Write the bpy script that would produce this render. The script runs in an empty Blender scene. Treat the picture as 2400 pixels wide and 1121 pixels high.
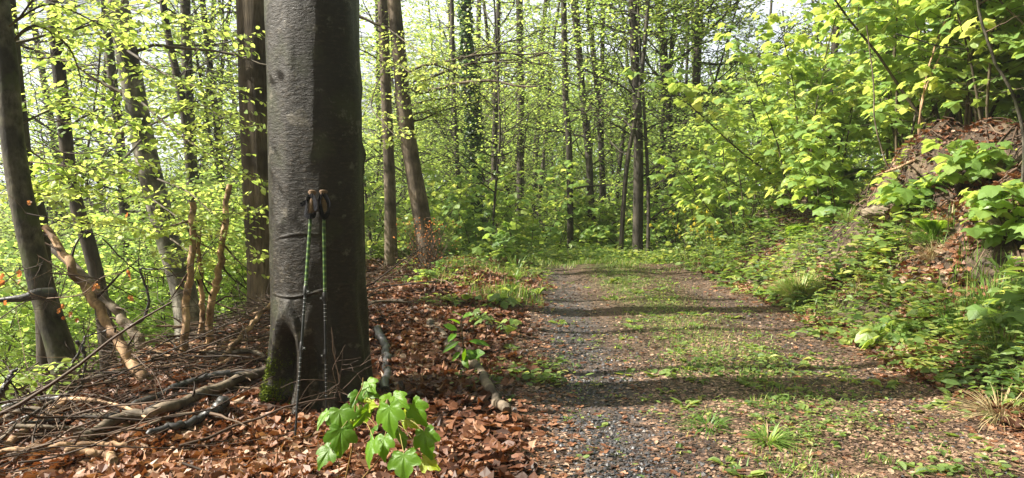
import bpy, math, random
import numpy as np
from mathutils import Vector
R = math.radians
rng = np.random.default_rng(7)
random.seed(7)
sc = bpy.context.scene
col = sc.collection

# ------------------------------------------------------------------ camera
CH = 1.3                      # camera height (m)
F = 1740.0                    # focal length in photo pixels (2400 wide)
PITCH = math.atan(117.5 / F)
cd = bpy.data.cameras.new('camera'); cam = bpy.data.objects.new('camera', cd); col.objects.link(cam)
cam.location = (0, 0, CH); cam.rotation_euler = (R(90) - PITCH, 0, 0)
cd.sensor_width = 36; cd.lens = 36 * F / 2400; cd.clip_start = .05; cd.clip_end = 2000
sc.camera = cam

# ------------------------------------------------------------------ light
SUN_EL = R(43)
sun_dir = Vector((-math.cos(SUN_EL) * .992, -math.cos(SUN_EL) * .07, math.sin(SUN_EL)))   # towards the sun
w = bpy.data.worlds.new('World'); sc.world = w; w.use_nodes = True
nt = w.node_tree
bg = nt.nodes['Background']
sky = nt.nodes.new('ShaderNodeTexSky'); sky.sky_type = 'NISHITA'; sky.sun_disc = False
sky.sun_elevation = SUN_EL; sky.sun_rotation = math.atan2(sun_dir.x, sun_dir.y)
sky.dust_density = 6.0; sky.air_density = 1.0; sky.ozone_density = 1.0
# broken white cloud added low ahead to brighten the sky gaps; clear blue elsewhere
tc = nt.nodes.new('ShaderNodeTexCoord'); sp = nt.nodes.new('ShaderNodeSeparateXYZ'); nt.links.new(tc.outputs['Generated'], sp.inputs[0])
def wm(op, a, b):
    x = nt.nodes.new('ShaderNodeMath'); x.operation = op; x.use_clamp = op == 'MULTIPLY_ADD'
    for i, v in enumerate((a,) + (b if isinstance(b, tuple) else (b,))):
        if hasattr(v, 'is_linked'): nt.links.new(v, x.inputs[i])
        else: x.inputs[i].default_value = v
    return x.outputs[0]
wn = nt.nodes.new('ShaderNodeTexNoise'); wn.inputs['Scale'].default_value = 5; wn.inputs['Detail'].default_value = 6; nt.links.new(tc.outputs['Generated'], wn.inputs['Vector'])
mk = wm('MULTIPLY', wm('MULTIPLY_ADD', sp.outputs[1], (3.0, -1.2)), wm('MULTIPLY_ADD', sp.outputs[2], (-3.0, 2.2)))
mk = wm('MULTIPLY', mk, wm('MULTIPLY_ADD', wn.outputs['Fac'], (5.0, -1.5)))
mx = nt.nodes.new('ShaderNodeMix'); mx.data_type = 'RGBA'; nt.links.new(mk, mx.inputs[0]); nt.links.new(sky.outputs[0], mx.inputs[6]); mx.inputs[7].default_value = (9.5, 10.2, 11.4, 1)
nt.links.new(mx.outputs[2], bg.inputs[0]); bg.inputs[1].default_value = .05
ld = bpy.data.lights.new('sun', 'SUN'); ld.energy = 5.0; ld.angle = R(.55); ld.color = (1, .94, .82)
lo = bpy.data.objects.new('sun', ld); col.objects.link(lo)
lo.rotation_euler = sun_dir.to_track_quat('Z', 'Y').to_euler(); lo.location = (-20, 0, 20)
sc.view_settings.view_transform = 'Standard'; sc.view_settings.look = 'None'
sc.view_settings.exposure = 1.65; sc.view_settings.gamma = 1
sc.render.engine = 'CYCLES'
cy = sc.cycles
cy.max_bounces = 7; cy.diffuse_bounces = 3; cy.glossy_bounces = 2; cy.transmission_bounces = 4
cy.transparent_max_bounces = 4; cy.sample_clamp_indirect = 4; cy.use_denoising = True
cy.volume_bounces = 0; cy.caustics_reflective = False; cy.caustics_refractive = False

# ------------------------------------------------------------------ noise + terrain
_T = np.random.default_rng(3).random((256, 256))
def vn(x, y):
    x = np.asarray(x, float); y = np.asarray(y, float)
    xi = np.floor(x).astype(int); yi = np.floor(y).astype(int)
    fx = x - xi; fy = y - yi; fx = fx * fx * (3 - 2 * fx); fy = fy * fy * (3 - 2 * fy)
    a = _T[xi % 256, yi % 256]; b = _T[(xi + 1) % 256, yi % 256]
    c = _T[xi % 256, (yi + 1) % 256]; d = _T[(xi + 1) % 256, (yi + 1) % 256]
    return (a * (1 - fx) + b * fx) * (1 - fy) + (c * (1 - fx) + d * fx) * fy - .5
def fbm(x, y, o=4):
    s = 0; a = 1; f = 1
    for i in range(o):
        s = s + a * vn(x * f + 17 * i, y * f + 31 * i); a *= .5; f *= 2.03
    return s
def sst(a, b, x):
    t = np.clip((x - a) / (b - a), 0, 1); return t * t * (3 - 2 * t)
def path_c(y):
    y = np.asarray(y, float)
    return 1.45 + .026 * np.clip(y - 4, 0, None) + .02 * np.clip(y - 13, 0, None) ** 1.5
def path_hw(y): return 1.4 + 0 * y
EDGE = -2.55                  # where the left slope begins
def slope_edge(y): return EDGE + .25 * np.sin(np.asarray(y) * .9) * .5 - .02 * np.clip(np.asarray(y) - 9, 0, None)
def bank_h(y): return 1.9 - .9 * sst(7.5, 14, y) - .5 * sst(14, 22, y)
def H(x, y):
    x = np.asarray(x, float); y = np.asarray(y, float)
    c = path_c(y); v = x - (c + 1.42)
    z = -.055 * np.clip(y - 12.5, 0, 4) ** 2 - .44 * np.clip(y - 16.5, 0, 14)*.35
    # ruts
    z = z - .03 * np.exp(-((x - c + .9) / .35) ** 2) - .02 * np.exp(-((x - c - .85) / .35) ** 2)
    u = slope_edge(y) - x
    z = z - np.where(u > 0, np.minimum(.52 * u - .12 * (1 - np.exp(-u * 2)), 6.5 + .02 * u), 0)
    z = z + .10 * np.exp(-((x + .9) / .9) ** 2) * sst(5, 8, y)
    bh = bank_h(y)
    prof = sst(.05, 2.3, v) * bh + .10 * np.clip(v - 2.6, 0, 30)
    ridge = fbm(x * 1.3 + 5, y * 1.3, 4)
    prof = prof + (.6 * ridge + .16 * fbm(x * 4.5, y * 4.5, 3)) * sst(.5, 1.6, v) * (1 - .6 * sst(3.5, 6, v))
    z = z + prof
    # hollow in the bank
    z = z - .35 * np.exp(-(((x - 4.5) / .45) ** 2 + ((y - 10.4) / .7) ** 2))
    out = 1 - sst(-1.45, -1.2, x - c) * (1 - sst(1.3, 1.5, x - c))
    z = z + (.03 + .07 * out) * fbm(x * 1.7, y * 1.7, 3) + .012 * fbm(x * 9, y * 9, 2) * (.4 + out)
    return z
def W(px, py, d):
    dx = (px - 1200) / F; dy = -(py - 560.5) / F
    cy_, sy_ = math.cos(PITCH), math.sin(PITCH)
    vy = cy_ + sy_ * dy; vz = cy_ * dy - sy_; t = d / vy
    return np.array([dx * t, d, CH + vz * t])
def G(px, py, lift=0.0, dmin=2.2):
    d = dmin
    while d < 60:
        p = W(px, py, d)
        if p[2] < H(p[0], p[1]) + lift: break
        d += .03
    return p
def on(x, y, dz=0): return np.array([x, y, float(H(x, y)) + dz])

# ------------------------------------------------------------------ mesh builder
class MB:
    def __init__(s): s.v = []; s.f = []; s.r = []; s.n = 0; s.sm = []
    def add(s, v, f, rnd=0.0, smooth=False):
        v = np.asarray(v, float).reshape(-1, 3); f = np.asarray(f, int)
        s.v.append(v); s.f.append(f + s.n); s.n += len(v)
        s.r.append(np.broadcast_to(np.asarray(rnd, float), (len(f),)).copy()); s.sm.append(np.full(len(f), smooth))
    def build(s, name, mat, parent=None):
        me = bpy.data.meshes.new(name)
        V = np.concatenate(s.v); me.vertices.add(len(V)); me.vertices.foreach_set('co', V.astype(np.float32).ravel())
        tot = np.concatenate([np.full(len(f), f.shape[1]) for f in s.f])
        L = np.concatenate([f.ravel() for f in s.f])
        me.loops.add(len(L)); me.loops.foreach_set('vertex_index', L.astype(np.int32))
        me.polygons.add(len(tot)); st = np.concatenate([[0], np.cumsum(tot)[:-1]])
        me.polygons.foreach_set('loop_start', st.astype(np.int32))
        me.polygons.foreach_set('use_smooth', np.concatenate(s.sm))
        at = me.attributes.new('rnd', 'FLOAT', 'FACE'); at.data.foreach_set('value', np.concatenate(s.r).astype(np.float32))
        me.update(calc_edges=True); me.validate()
        me.materials.append(mat)
        o = bpy.data.objects.new(name, me); col.objects.link(o)
        if parent is not None: o.parent = parent
        return o
def nrm(a): return a / np.maximum(np.linalg.norm(a, axis=-1, keepdims=True), 1e-9)
def tube(mb, pts, rad, n=8, rnd=None, cap=True, lump=0.0):
    pts = np.asarray(pts, float); k = len(pts)
    rad = np.broadcast_to(np.asarray(rad, float), (k,))
    T = np.gradient(pts, axis=0); T = nrm(T)
    ref = np.array([0, 0, 1.]) if abs(T[0][2]) < .8 else np.array([1., 0, 0])
    A = np.cross(T, ref); A = nrm(A); B = np.cross(T, A)
    an = np.linspace(0, 2 * np.pi, n, endpoint=False)
    rr = rad[:, None] * np.ones(n)
    if lump:
        sl = np.cumsum(np.r_[0, np.linalg.norm(np.diff(pts, axis=0), axis=1)])[:, None] / max(float(rad.mean()), .01); o_ = rng.random() * 90
        rr = rr * (1 + lump * (1.2 * vn(sl * .22 + o_, 2 * np.cos(an)[None] + 7) + .8 * vn(sl * .6 + o_, 3 * np.sin(an)[None] + 3) + .25 * (rng.random((k, n)) - .5)))
    V = pts[:, None, :] + rr[..., None] * (np.cos(an)[None, :, None] * A[:, None, :] + np.sin(an)[None, :, None] * B[:, None, :])
    i = np.arange(k - 1)[:, None]; j = np.arange(n)[None, :]; j2 = (j + 1) % n
    Fc = np.stack([i * n + j, i * n + j2, (i + 1) * n + j2, (i + 1) * n + j], -1).reshape(-1, 4)
    r = rng.random() if rnd is None else rnd
    mb.add(V.reshape(-1, 3), Fc, r, True)
    if cap and n >= 5:
        mb.add(V[-1], [list(range(n))], r); mb.add(V[0], [list(range(n))[::-1]], r)
def spl(pts, m=12):
    """smooth curve through control points (Catmull-Rom)"""
    P = np.asarray(pts, float)
    P = np.vstack([2 * P[0] - P[1], P, 2 * P[-1] - P[-2]])
    out = []
    segs = len(P) - 3; per = max(2, int(math.ceil(m / segs)))
    for i in range(segs):
        t = np.linspace(0, 1, per, endpoint=(i == segs - 1))[:, None]
        a, b, c, d = P[i:i + 4]
        out.append(.5 * (2 * b + (c - a) * t + (2 * a - 5 * b + 4 * c - d) * t ** 2 + (-a + 3 * b - 3 * c + d) * t ** 3))
    return np.vstack(out)
# leaf templates: (verts[x along, y across, z up]), faces
def tpl(v, f): return np.array(v, float), f
BEECH = tpl([(0, 0, 0), (.32, .27, .05), (.32, -.27, .05), (.7, .24, .03), (.7, -.24, .03), (1, 0, -.1), (.32, 0, 0), (.7, 0, -.02)],
            [[[0, 6, 1], [0, 2, 6], [3, 7, 5], [7, 4, 5]], [[1, 6, 7, 3], [6, 2, 4, 7]]])
KITE = tpl([(0, 0, 0), (.3, .3, .03), (.75, .24, 0), (1, 0, -.08), (.75, -.24, 0), (.3, -.3, .03)], [[[0, 5, 1], [2, 4, 3]], [[1, 5, 4, 2]]])
def maple_tpl():
    half = [(-.10, .12), (-.15, .26), (-.12, .40), (-.02, .46), (.06, .40), (.16, .52), (.26, .60), (.38, .64), (.48, .60), (.50, .46), (.52, .33), (.62, .35), (.72, .30), (.80, .20), (.90, .12)]
    h2 = [(0.0, 0.0)] + half + [(1.02, 0)]
    out = h2 + [(x, -y) for x, y in half[::-1]]
    ctr = len(out)
    v = []
    for x, y in out:
        v.append((x, y, .10 * abs(y) - .20 * x * x - .30 * y * y))
    v.append((.26, 0, -.03)); n = len(out)
    f = [[i, (i + 1) % n, ctr] for i in range(n)]
    return np.array(v, float), [f]
MAPLE = maple_tpl()
MAPLE_LO = tpl([(0, 0, 0), (-.12, .38, -.04), (.12, .44, -.02), (.42, .64, -.12), (.50, .36, -.04), (.72, .30, -.10), (1, 0, -.24), (.72, -.30, -.10), (.50, -.36, -.04), (.42, -.64, -.12), (.12, -.44, -.02), (-.12, -.38, -.04), (.3, 0, .02)],
               [[[i, (i + 1) % 12, 12] for i in range(12)]])
ROUND = tpl([(0, 0, 0), (.15, .32, .04), (.6, .42, .02), (.95, .2, -.03), (.95, -.2, -.03), (.6, -.42, .02), (.15, -.32, .04), (.5, 0, -.02)], [[[i, (i + 1) % 7, 7] for i in range(7)]])
CURL = tpl([(0, 0, 0), (.2, .2, .10), (.3, .36, .22), (.62, .24, .06), (.75, .34, .2), (1, .05, .22), (.72, -.28, .16), (.45, -.22, .04), (.3, -.36, .2), (.12, -.18, .08), (.45, 0, -.02)],
           [[[i, (i + 1) % 10, 10] for i in range(10)]])
def leaves(mb, T, P, D, N, S, curl=1.0, rnd=None, wid=1.0):
    tv, tf = T; n = len(P)
    if n == 0: return
    P = np.asarray(P, float); D = nrm(np.asarray(D, float)); N = np.asarray(N, float)
    B = nrm(np.cross(N, D)); N = np.cross(D, B)
    S = np.broadcast_to(S, (n,)); cu = np.broadcast_to(curl, (n,)); wd = np.broadcast_to(wid, (n,))
    V = P[:, None, :] + S[:, None, None] * (tv[None, :, 0, None] * D[:, None, :] + wd[:, None, None] * tv[None, :, 1, None] * B[:, None, :] + (cu[:, None] * tv[None, :, 2])[..., None] * N[:, None, :])
    r = rng.random(n) if rnd is None else np.broadcast_to(rnd, (n,))
    m = len(tv); base = mb.n
    first = True
    for fs in tf:
        fs = np.array(fs); Fc = (np.arange(n)[:, None, None] * m + fs[None]).reshape(-1, fs.shape[1])
        if first: mb.add(V.reshape(-1, 3), Fc, np.repeat(r, len(fs))); first = False
        else:
            mb.f.append(Fc + base); mb.r.append(np.repeat(r, len(fs))); mb.sm.append(np.full(len(Fc), False))
def rdir(n, zs=1.0):
    a = rng.normal(size=(n, 3)); a[:, 2] *= zs; return nrm(a)

# ------------------------------------------------------------------ objects helpers
def tag(o, label=None, cat=None, group=None, kind=None):
    if label: o['label'] = label
    if cat: o['category'] = cat
    if group: o['group'] = group
    if kind: o['kind'] = kind
    return o
def empty(name, loc=(0, 0, 0), rz=0, **k):
    o = bpy.data.objects.new(name, None); col.objects.link(o); o.location = loc; o.rotation_euler = (0, 0, rz)
    o.empty_display_size = .1
    return tag(o, **k)
def kids(o): return [c for c in bpy.data.objects if c.parent is o]
def copy_tree(o, ch=None, parent=None):
    c = o.copy(); col.objects.link(c); c.parent = parent
    for x in (ch if ch is not None else kids(o)): copy_tree(x, [], c)
    return c

# ------------------------------------------------------------------ materials
def newmat(name):
    m = bpy.data.materials.new(name); m.use_nodes = True; n = m.node_tree; n.nodes.clear()
    out = n.nodes.new('ShaderNodeOutputMaterial'); return m, n, out
def N_(n, t, **k):
    x = n.nodes.new(t)
    for a, b in k.items(): setattr(x, a, b)
    return x
def ramp(n, stops, src=None, interp='LINEAR'):
    r = n.nodes.new('ShaderNodeValToRGB'); e = r.color_ramp.elements; r.color_ramp.interpolation = interp
    while len(e) < len(stops): e.new(.5)
    for i, (p, c) in enumerate(stops): e[i].position = p; e[i].color = (*c, 1) if len(c) == 3 else c
    if src: n.links.new(src, r.inputs[0])
    return r
def coords(n, scale=(1, 1, 1), kind='Object'):
    tc = N_(n, 'ShaderNodeTexCoord'); mp = N_(n, 'ShaderNodeMapping'); mp.inputs['Scale'].default_value = scale
    n.links.new(tc.outputs[kind], mp.inputs[0]); return mp.outputs[0]
def noise(n, vec, scale, det=4, rough=.55, dist=0):
    x = N_(n, 'ShaderNodeTexNoise'); x.inputs['Scale'].default_value = scale; x.inputs['Detail'].default_value = det
    x.inputs['Roughness'].default_value = rough; x.inputs['Distortion'].default_value = dist
    n.links.new(vec, x.inputs['Vector']); return x.outputs['Fac']
def mixc(n, fac, a, b, mode='MIX'):
    x = N_(n, 'ShaderNodeMix', data_type='RGBA', blend_type=mode)
    for sock, val in ((x.inputs[0], fac), (x.inputs[6], a), (x.inputs[7], b)):
        if hasattr(val, 'links') or hasattr(val, 'is_linked'): n.links.new(val, sock)
        else: sock.default_value = val if not isinstance(val, tuple) else ((*val, 1) if len(val) == 3 else val)
    return x.outputs[2]
def math_(n, op, a, b=0.0):
    x = N_(n, 'ShaderNodeMath', operation=op)
    for i, v in enumerate((a, b)):
        if hasattr(v, 'is_linked'): n.links.new(v, x.inputs[i])
        else: x.inputs[i].default_value = v
    return x.outputs[0]
def bump(n, h, strength, dist):
    b = N_(n, 'ShaderNodeBump'); b.inputs['Strength'].default_value = strength; b.inputs['Distance'].default_value = dist
    n.links.new(h, b.inputs['Height']); return b.outputs[0]
def leaf_mat(name, stops, tstops, tmix=.45, rough=.42, spec=.35, objvar=.0, veins=False):
    m, n, out = newmat(name)
    at = N_(n, 'ShaderNodeAttribute', attribute_name='rnd')
    fac = at.outputs['Fac']
    if objvar:
        oi = N_(n, 'ShaderNodeObjectInfo')
        fac = math_(n, 'ADD', math_(n, 'MULTIPLY', fac, 1 - objvar), math_(n, 'MULTIPLY', oi.outputs['Random'], objvar))
    c1 = ramp(n, stops, fac); c2 = ramp(n, tstops, fac)
    p = N_(n, 'ShaderNodeBsdfPrincipled'); p.inputs['Roughness'].default_value = rough; p.inputs['Specular IOR Level'].default_value = spec
    n.links.new(c1.outputs[0], p.inputs['Base Color'])
    if veins:
        wv = noise(n, coords(n), 190, 4, .6); n.links.new(bump(n, wv, .5, .002), p.inputs['Normal'])
    t = N_(n, 'ShaderNodeBsdfTranslucent'); n.links.new(c2.outputs[0], t.inputs[0])
    mx = N_(n, 'ShaderNodeMixShader'); mx.inputs[0].default_value = tmix
    n.links.new(p.outputs[0], mx.inputs[1]); n.links.new(t.outputs[0], mx.inputs[2]); n.links.new(mx.outputs[0], out.inputs[0])
    return m
def bark_mat(name, dark, light, zs=.2, scale=30, rough=.75, spec=.3, bumpd=.01, rings=False, moss=None, patch=2.0):
    m, n, out = newmat(name)
    v = coords(n, (1, 1, zs)); v2 = coords(n)
    f1 = noise(n, v, scale, 6, .65); f2 = noise(n, v2, patch, 3)
    c = ramp(n, [(.32, dark), (.68, light)], f1)
    cc = mixc(n, math_(n, 'MULTIPLY', ramp(n, [(.42, (0, 0, 0)), (.62, (1, 1, 1))], f2).outputs[0], .85), c.outputs[0], tuple(x * .45 for x in dark))
    if moss:
        f3 = noise(n, v2, 5, 4); mk = ramp(n, [(.52, (0, 0, 0)), (.66, (1, 1, 1))], f3).outputs[0]
        cc = mixc(n, math_(n, 'MULTIPLY', mk, .6), cc, moss)
    p = N_(n, 'ShaderNodeBsdfPrincipled'); p.inputs['Roughness'].default_value = rough; p.inputs['Specular IOR Level'].default_value = spec
    n.links.new(cc, p.inputs['Base Color'])
    n.links.new(bump(n, f1, .9, bumpd), p.inputs['Normal'])
    n.links.new(p.outputs[0], out.inputs[0]); return m
def plain(name, c, rough=.5, metal=0, spec=.5, ns=0, var=.3):
    m, n, out = newmat(name)
    p = N_(n, 'ShaderNodeBsdfPrincipled'); p.inputs['Roughness'].default_value = rough; p.inputs['Metallic'].default_value = metal
    p.inputs['Specular IOR Level'].default_value = spec
    f = noise(n, coords(n), ns or 60, 3); r = ramp(n, [(.35, tuple(x * (1 - var) for x in c)), (.65, c)], f)
    n.links.new(r.outputs[0], p.inputs['Base Color']); n.links.new(bump(n, f, .2, .001), p.inputs['Normal'])
    n.links.new(p.outputs[0], out.inputs[0]); return m
def rnd_mat(name, stops, rough=.7, spec=.3, tmix=0):
    return leaf_mat(name, stops, stops, tmix, rough, spec)

M = {}
M['beech_leaf'] = leaf_mat('beech_leaf', [(0, (0.126, 0.227, 0.051)), (.5, (0.221, 0.340, 0.076)), (1, (0.315, 0.412, 0.102))],
                           [(0, (0.357, 0.536, 0.085)), (.5, (0.525, 0.700, 0.119)), (1, (0.693, 0.783, 0.170))], .55, .45, .3)
M['far_leaf'] = leaf_mat('far_leaf', [(0, (0.126, 0.227, 0.060)), (.5, (0.231, 0.340, 0.093)), (1, (0.357, 0.422, 0.119))],
                         [(0, (0.336, 0.536, 0.102)), (.5, (0.525, 0.700, 0.136)), (1, (0.735, 0.803, 0.187))], .55, .45, .3, .5)
M['maple_leaf'] = leaf_mat('maple_leaf', [(0, (0.095, 0.184, 0.050)), (.6, (0.189, 0.302, 0.080)), (1, (0.351, 0.410, 0.120))],
                           [(0, (0.324, 0.497, 0.080)), (.6, (0.567, 0.691, 0.120)), (1, (0.837, 0.821, 0.200))], .5, .42, .4, .2)
M['seedling_leaf'] = leaf_mat('seedling_leaf', [(0, (.05, .135, .010)), (.7, (.12, .25, .016)), (1, (.30, .36, .02))],
                              [(0, (.17, .38, .010)), (.7, (.32, .52, .015)), (1, (.68, .66, .02))], .42, .42, .35, veins=True)
M['cover_leaf'] = leaf_mat('cover_leaf', [(0, (0.058, 0.106, 0.032)), (.6, (0.156, 0.233, 0.063)), (1, (0.338, 0.360, 0.108))],
                           [(0, (0.234, 0.403, 0.054)), (.6, (0.468, 0.594, 0.090)), (1, (0.715, 0.721, 0.144))], .42, .5, .35)
M['grass'] = leaf_mat('grass', [(0, (0.075, 0.147, 0.030)), (.6, (0.150, 0.252, 0.053)), (.85, (0.275, 0.336, 0.075)), (1, (0.525, 0.378, 0.240))],
                      [(0, (0.175, 0.336, 0.030)), (.6, (0.312, 0.473, 0.045)), (1, (0.625, 0.525, 0.180))], .35, .45, .35)
M['straw'] = leaf_mat('straw', [(0, (.25, .19, .09)), (1, (.5, .42, .24))], [(0, (.3, .22, .1)), (1, (.5, .42, .24))], .3)
M['litter'] = leaf_mat('litter', [(0, (.04, .018, .011)), (.3, (.095, .038, .02)), (.6, (.185, .080, .040)), (.85, (.30, .155, .085)), (1, (.37, .26, .18))],
                       [(0, (.05, .015, .008)), (.6, (.3, .09, .02)), (1, (.45, .2, .06))], .18, .5, .35)
M['withered'] = leaf_mat('withered', [(0, (.30, .10, .03)), (1, (.48, .22, .09))], [(0, (.5, .16, .04)), (1, (.65, .28, .09))], .5)
M['ivy'] = leaf_mat('ivy', [(0, (.018, .05, .012)), (1, (.05, .12, .02))], [(0, (.04, .12, .01)), (1, (.1, .25, .02))], .25, .35, .4)
M['flower'] = leaf_mat('flower', [(0, (.62, .50, .05)), (1, (.75, .64, .10))], [(0, (.62, .52, .06)), (1, (.75, .66, .10))], .4)
M['fern'] = leaf_mat('fern', [(0, (.10, .22, .03)), (1, (.2, .34, .05))], [(0, (.3, .5, .04)), (1, (.5, .65, .06))], .5)
M['bark_dark'] = bark_mat('bark_dark', (.030, .026, .020), (.10, .085, .062), .25, 24, .8, .3, .008)
M['bark_grey'] = bark_mat('bark_grey', (.13, .12, .095), (.46, .44, .36), .8, 14, .65, .35, .005, moss=(.06, .08, .03))
M['bark_furrow'] = bark_mat('bark_furrow', (.045, .034, .022), (.17, .135, .09), .12, 46, .85, .2, .016)
M['bark_pine'] = bark_mat('bark_pine', (.075, .06, .045), (.24, .19, .14), .3, 30, .8, .2, .008)
M['stem'] = bark_mat('stem', (.05, .04, .025), (.15, .12, .07), .3, 40, .7, .3, .002)
M['dead_orange'] = bark_mat('dead_orange', (.14, .075, .04), (.66, .44, .26), .5, 11, .75, .25, .008, patch=9)
M['dead_grey'] = bark_mat('dead_grey', (.065, .05, .036), (.24, .19, .135), .5, 18, .75, .3, .006, patch=4)
M['bark_pale'] = bark_mat('bark_pale', (.035, .032, .025), (.38, .36, .30), .6, 16, .65, .3, .008, moss=(.05, .065, .02), patch=2.5)
M['bark_mid'] = bark_mat('bark_mid', (.018, .016, .012), (.15, .135, .10), .6, 22, .7, .3, .01, moss=(.05, .065, .02), patch=3)
M['dead_dark'] = bark_mat('dead_dark', (.02, .02, .022), (.085, .08, .08), .5, 20, .45, .5, .005)
M['twig'] = rnd_mat('twig', [(0, (.025, .016, .011)), (.7, (.07, .043, .028)), (1, (.19, .13, .085))], .7, .3)
M['twig_dark'] = rnd_mat('twig_dark', [(0, (.03, .02, .014)), (1, (.10, .06, .035))], .7, .3)
M['moss'] = rnd_mat('moss', [(0, (.03, .055, .008)), (1, (.17, .21, .02))], .9, .1)
M['cut_wood'] = plain('cut_wood', (.5, .36, .2), .7, ns=40)
M['rock'] = bark_mat('rock', (.09, .07, .045), (.30, .25, .18), 1, 9, .85, .2, .02)
# ground
def ground_mat(name, kind):
    m, n, out = newmat(name)
    v = coords(n)
    f1 = noise(n, v, 30, 8, .7); f2 = noise(n, v, 1.6, 4); f3 = noise(n, v, 140, 3)
    vo = N_(n, 'ShaderNodeTexVoronoi'); vo.inputs['Scale'].default_value = 28; n.links.new(v, vo.inputs['Vector'])
    if kind == 'path':
        vo.inputs['Scale'].default_value = 55
        a = ramp(n, [(.3, (.035, .022, .015)), (.5, (.095, .06, .042)), (.72, (.18, .122, .088))], f1).outputs[0]
        g = ramp(n, [(0, (.020, .019, .020)), (1, (.105, .10, .10))], vo.outputs['Color']).outputs[0]
        at = N_(n, 'ShaderNodeAttribute', attribute_name='gravel')
        c = mixc(n, math_(n, 'MULTIPLY', at.outputs['Fac'], .75), a, g)
        at2 = N_(n, 'ShaderNodeAttribute', attribute_name='green')
        gg = ramp(n, [(.3, (.04, .07, .015)), (.7, (.14, .2, .04))], f1).outputs[0]
        c = mixc(n, at2.outputs['Fac'], c, gg); h = f1
    elif kind == 'litter':
        a = ramp(n, [(0, (.03, .015, .01)), (.5, (.15, .065, .03)), (.8, (.26, .125, .06)), (1, (.35, .22, .13))], vo.outputs['Color']).outputs[0]
        s = ramp(n, [(.3, (.012, .008, .006)), (.7, (.06, .036, .024))], f1).outputs[0]
        c = mixc(n, ramp(n, [(.35, (0, 0, 0)), (.6, (1, 1, 1))], f2).outputs[0], a, s)
        c = mixc(n, .35, c, s); h = vo.outputs['Distance']
    else:
        a = ramp(n, [(0, (.018, .013, .009)), (.5, (.055, .038, .025)), (1, (.13, .095, .065))], vo.outputs['Color']).outputs[0]
        sand = ramp(n, [(.3, (.06, .042, .026)), (.7, (.19, .14, .09))], f1).outputs[0]
        f4 = noise(n, coords(n, (1, 1, 2)), 1.1, 3)
        c = mixc(n, ramp(n, [(.56, (0, 0, 0)), (.64, (1, 1, 1))], f4).outputs[0], a, sand); h = f1
    p = N_(n, 'ShaderNodeBsdfPrincipled'); p.inputs['Roughness'].default_value = .8; p.inputs['Specular IOR Level'].default_value = .25
    n.links.new(c, p.inputs['Base Color']); n.links.new(bump(n, h, .8, .02), p.inputs['Normal'])
    n.links.new(p.outputs[0], out.inputs[0]); return m
M['path'] = ground_mat('path', 'path'); M['ground'] = ground_mat('ground', 'litter'); M['bank'] = ground_mat('bank', 'bank')

# ------------------------------------------------------------------ terrain
def axis(lo, hi, fine_lo, fine_hi, st, grow):
    a = list(np.arange(fine_lo, fine_hi, st)); s = st; x = a[0]
    while x > lo: s *= grow; x -= s; a.insert(0, x)
    s = st; x = a[-1]
    while x < hi: s *= grow; x += s; a.append(x)
    return np.array(a)
xs = axis(-150, 150, -4, 6.5, .05, 1.07); ys = axis(-60, 260, 2.2, 15, .06, 1.06)
X, Y = np.meshgrid(xs, ys, indexing='ij'); Z = H(X, Y)
far = np.hypot(X, Y - 5)
Z = Z + sst(40, 130, far) * 9 * (X < 8) + sst(60, 130, far) * 3 * fbm(X * .05, Y * .05)
nx, ny = X.shape
idx = np.arange(nx * ny).reshape(nx, ny)
Fq = np.stack([idx[:-1, :-1], idx[1:, :-1], idx[1:, 1:], idx[:-1, 1:]], -1).reshape(-1, 4)
VV = np.stack([X, Y, Z], -1).reshape(-1, 3)
cx = VV[Fq][:, :, 0].mean(1); cyy = VV[Fq][:, :, 1].mean(1)
pc = path_c(cyy); rel = cx - pc + .30 * fbm(cx * 1.6, cyy * 1.6, 4) + .06 * (rng.random(len(cx)) - .5)
is_path = (np.abs(rel + .12) < 1.55 - .38 * sst(7, 14, cyy)) & (cyy > -20) & (cyy < 30)
is_bank = (~is_path) & (cx > pc)
for nm, mk, mt in (('path', is_path, 'path'), ('ground', ~(is_path | is_bank), 'ground'), ('bank', is_bank, 'bank')):
    ff = Fq[mk]; used, inv = np.unique(ff, return_inverse=True)
    mb = MB(); mb.add(VV[used], inv.reshape(-1, 4), 0, True)
    o = mb.build(nm, M[mt]); tag(o, kind='structure')
    if nm == 'path':
        me = o.data; vx = VV[used]; r = vx[:, 0] - path_c(vx[:, 1]); y = vx[:, 1]
        g = np.exp(-((r + .95) / .34) ** 2) * (1 - .75 * sst(9, 14, y)) * (.9 + 1.2 * fbm(vx[:, 0] * 2, y * 2)) + .6 * np.exp(-((r + .45) / .4) ** 2) * (1 - sst(4.5, 6.5, y))
        g = g + .45 * np.exp(-((r - .9) / .3) ** 2) * (fbm(vx[:, 0] * 2, y * 2) > -.05) * (1 - sst(9, 14, y))
        gr = np.exp(-((r - .05) / .4) ** 2) * (.4 + .6 * sst(6, 12, y)) * np.clip(.8 + 1.5 * fbm(vx[:, 0] * 2, y * 2), 0, 1)
        for an, av in (('gravel', g), ('green', gr)):
            at = me.attributes.new(an, 'FLOAT', 'POINT'); at.data.foreach_set('value', np.clip(av, 0, 1).astype(np.float32))

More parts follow.
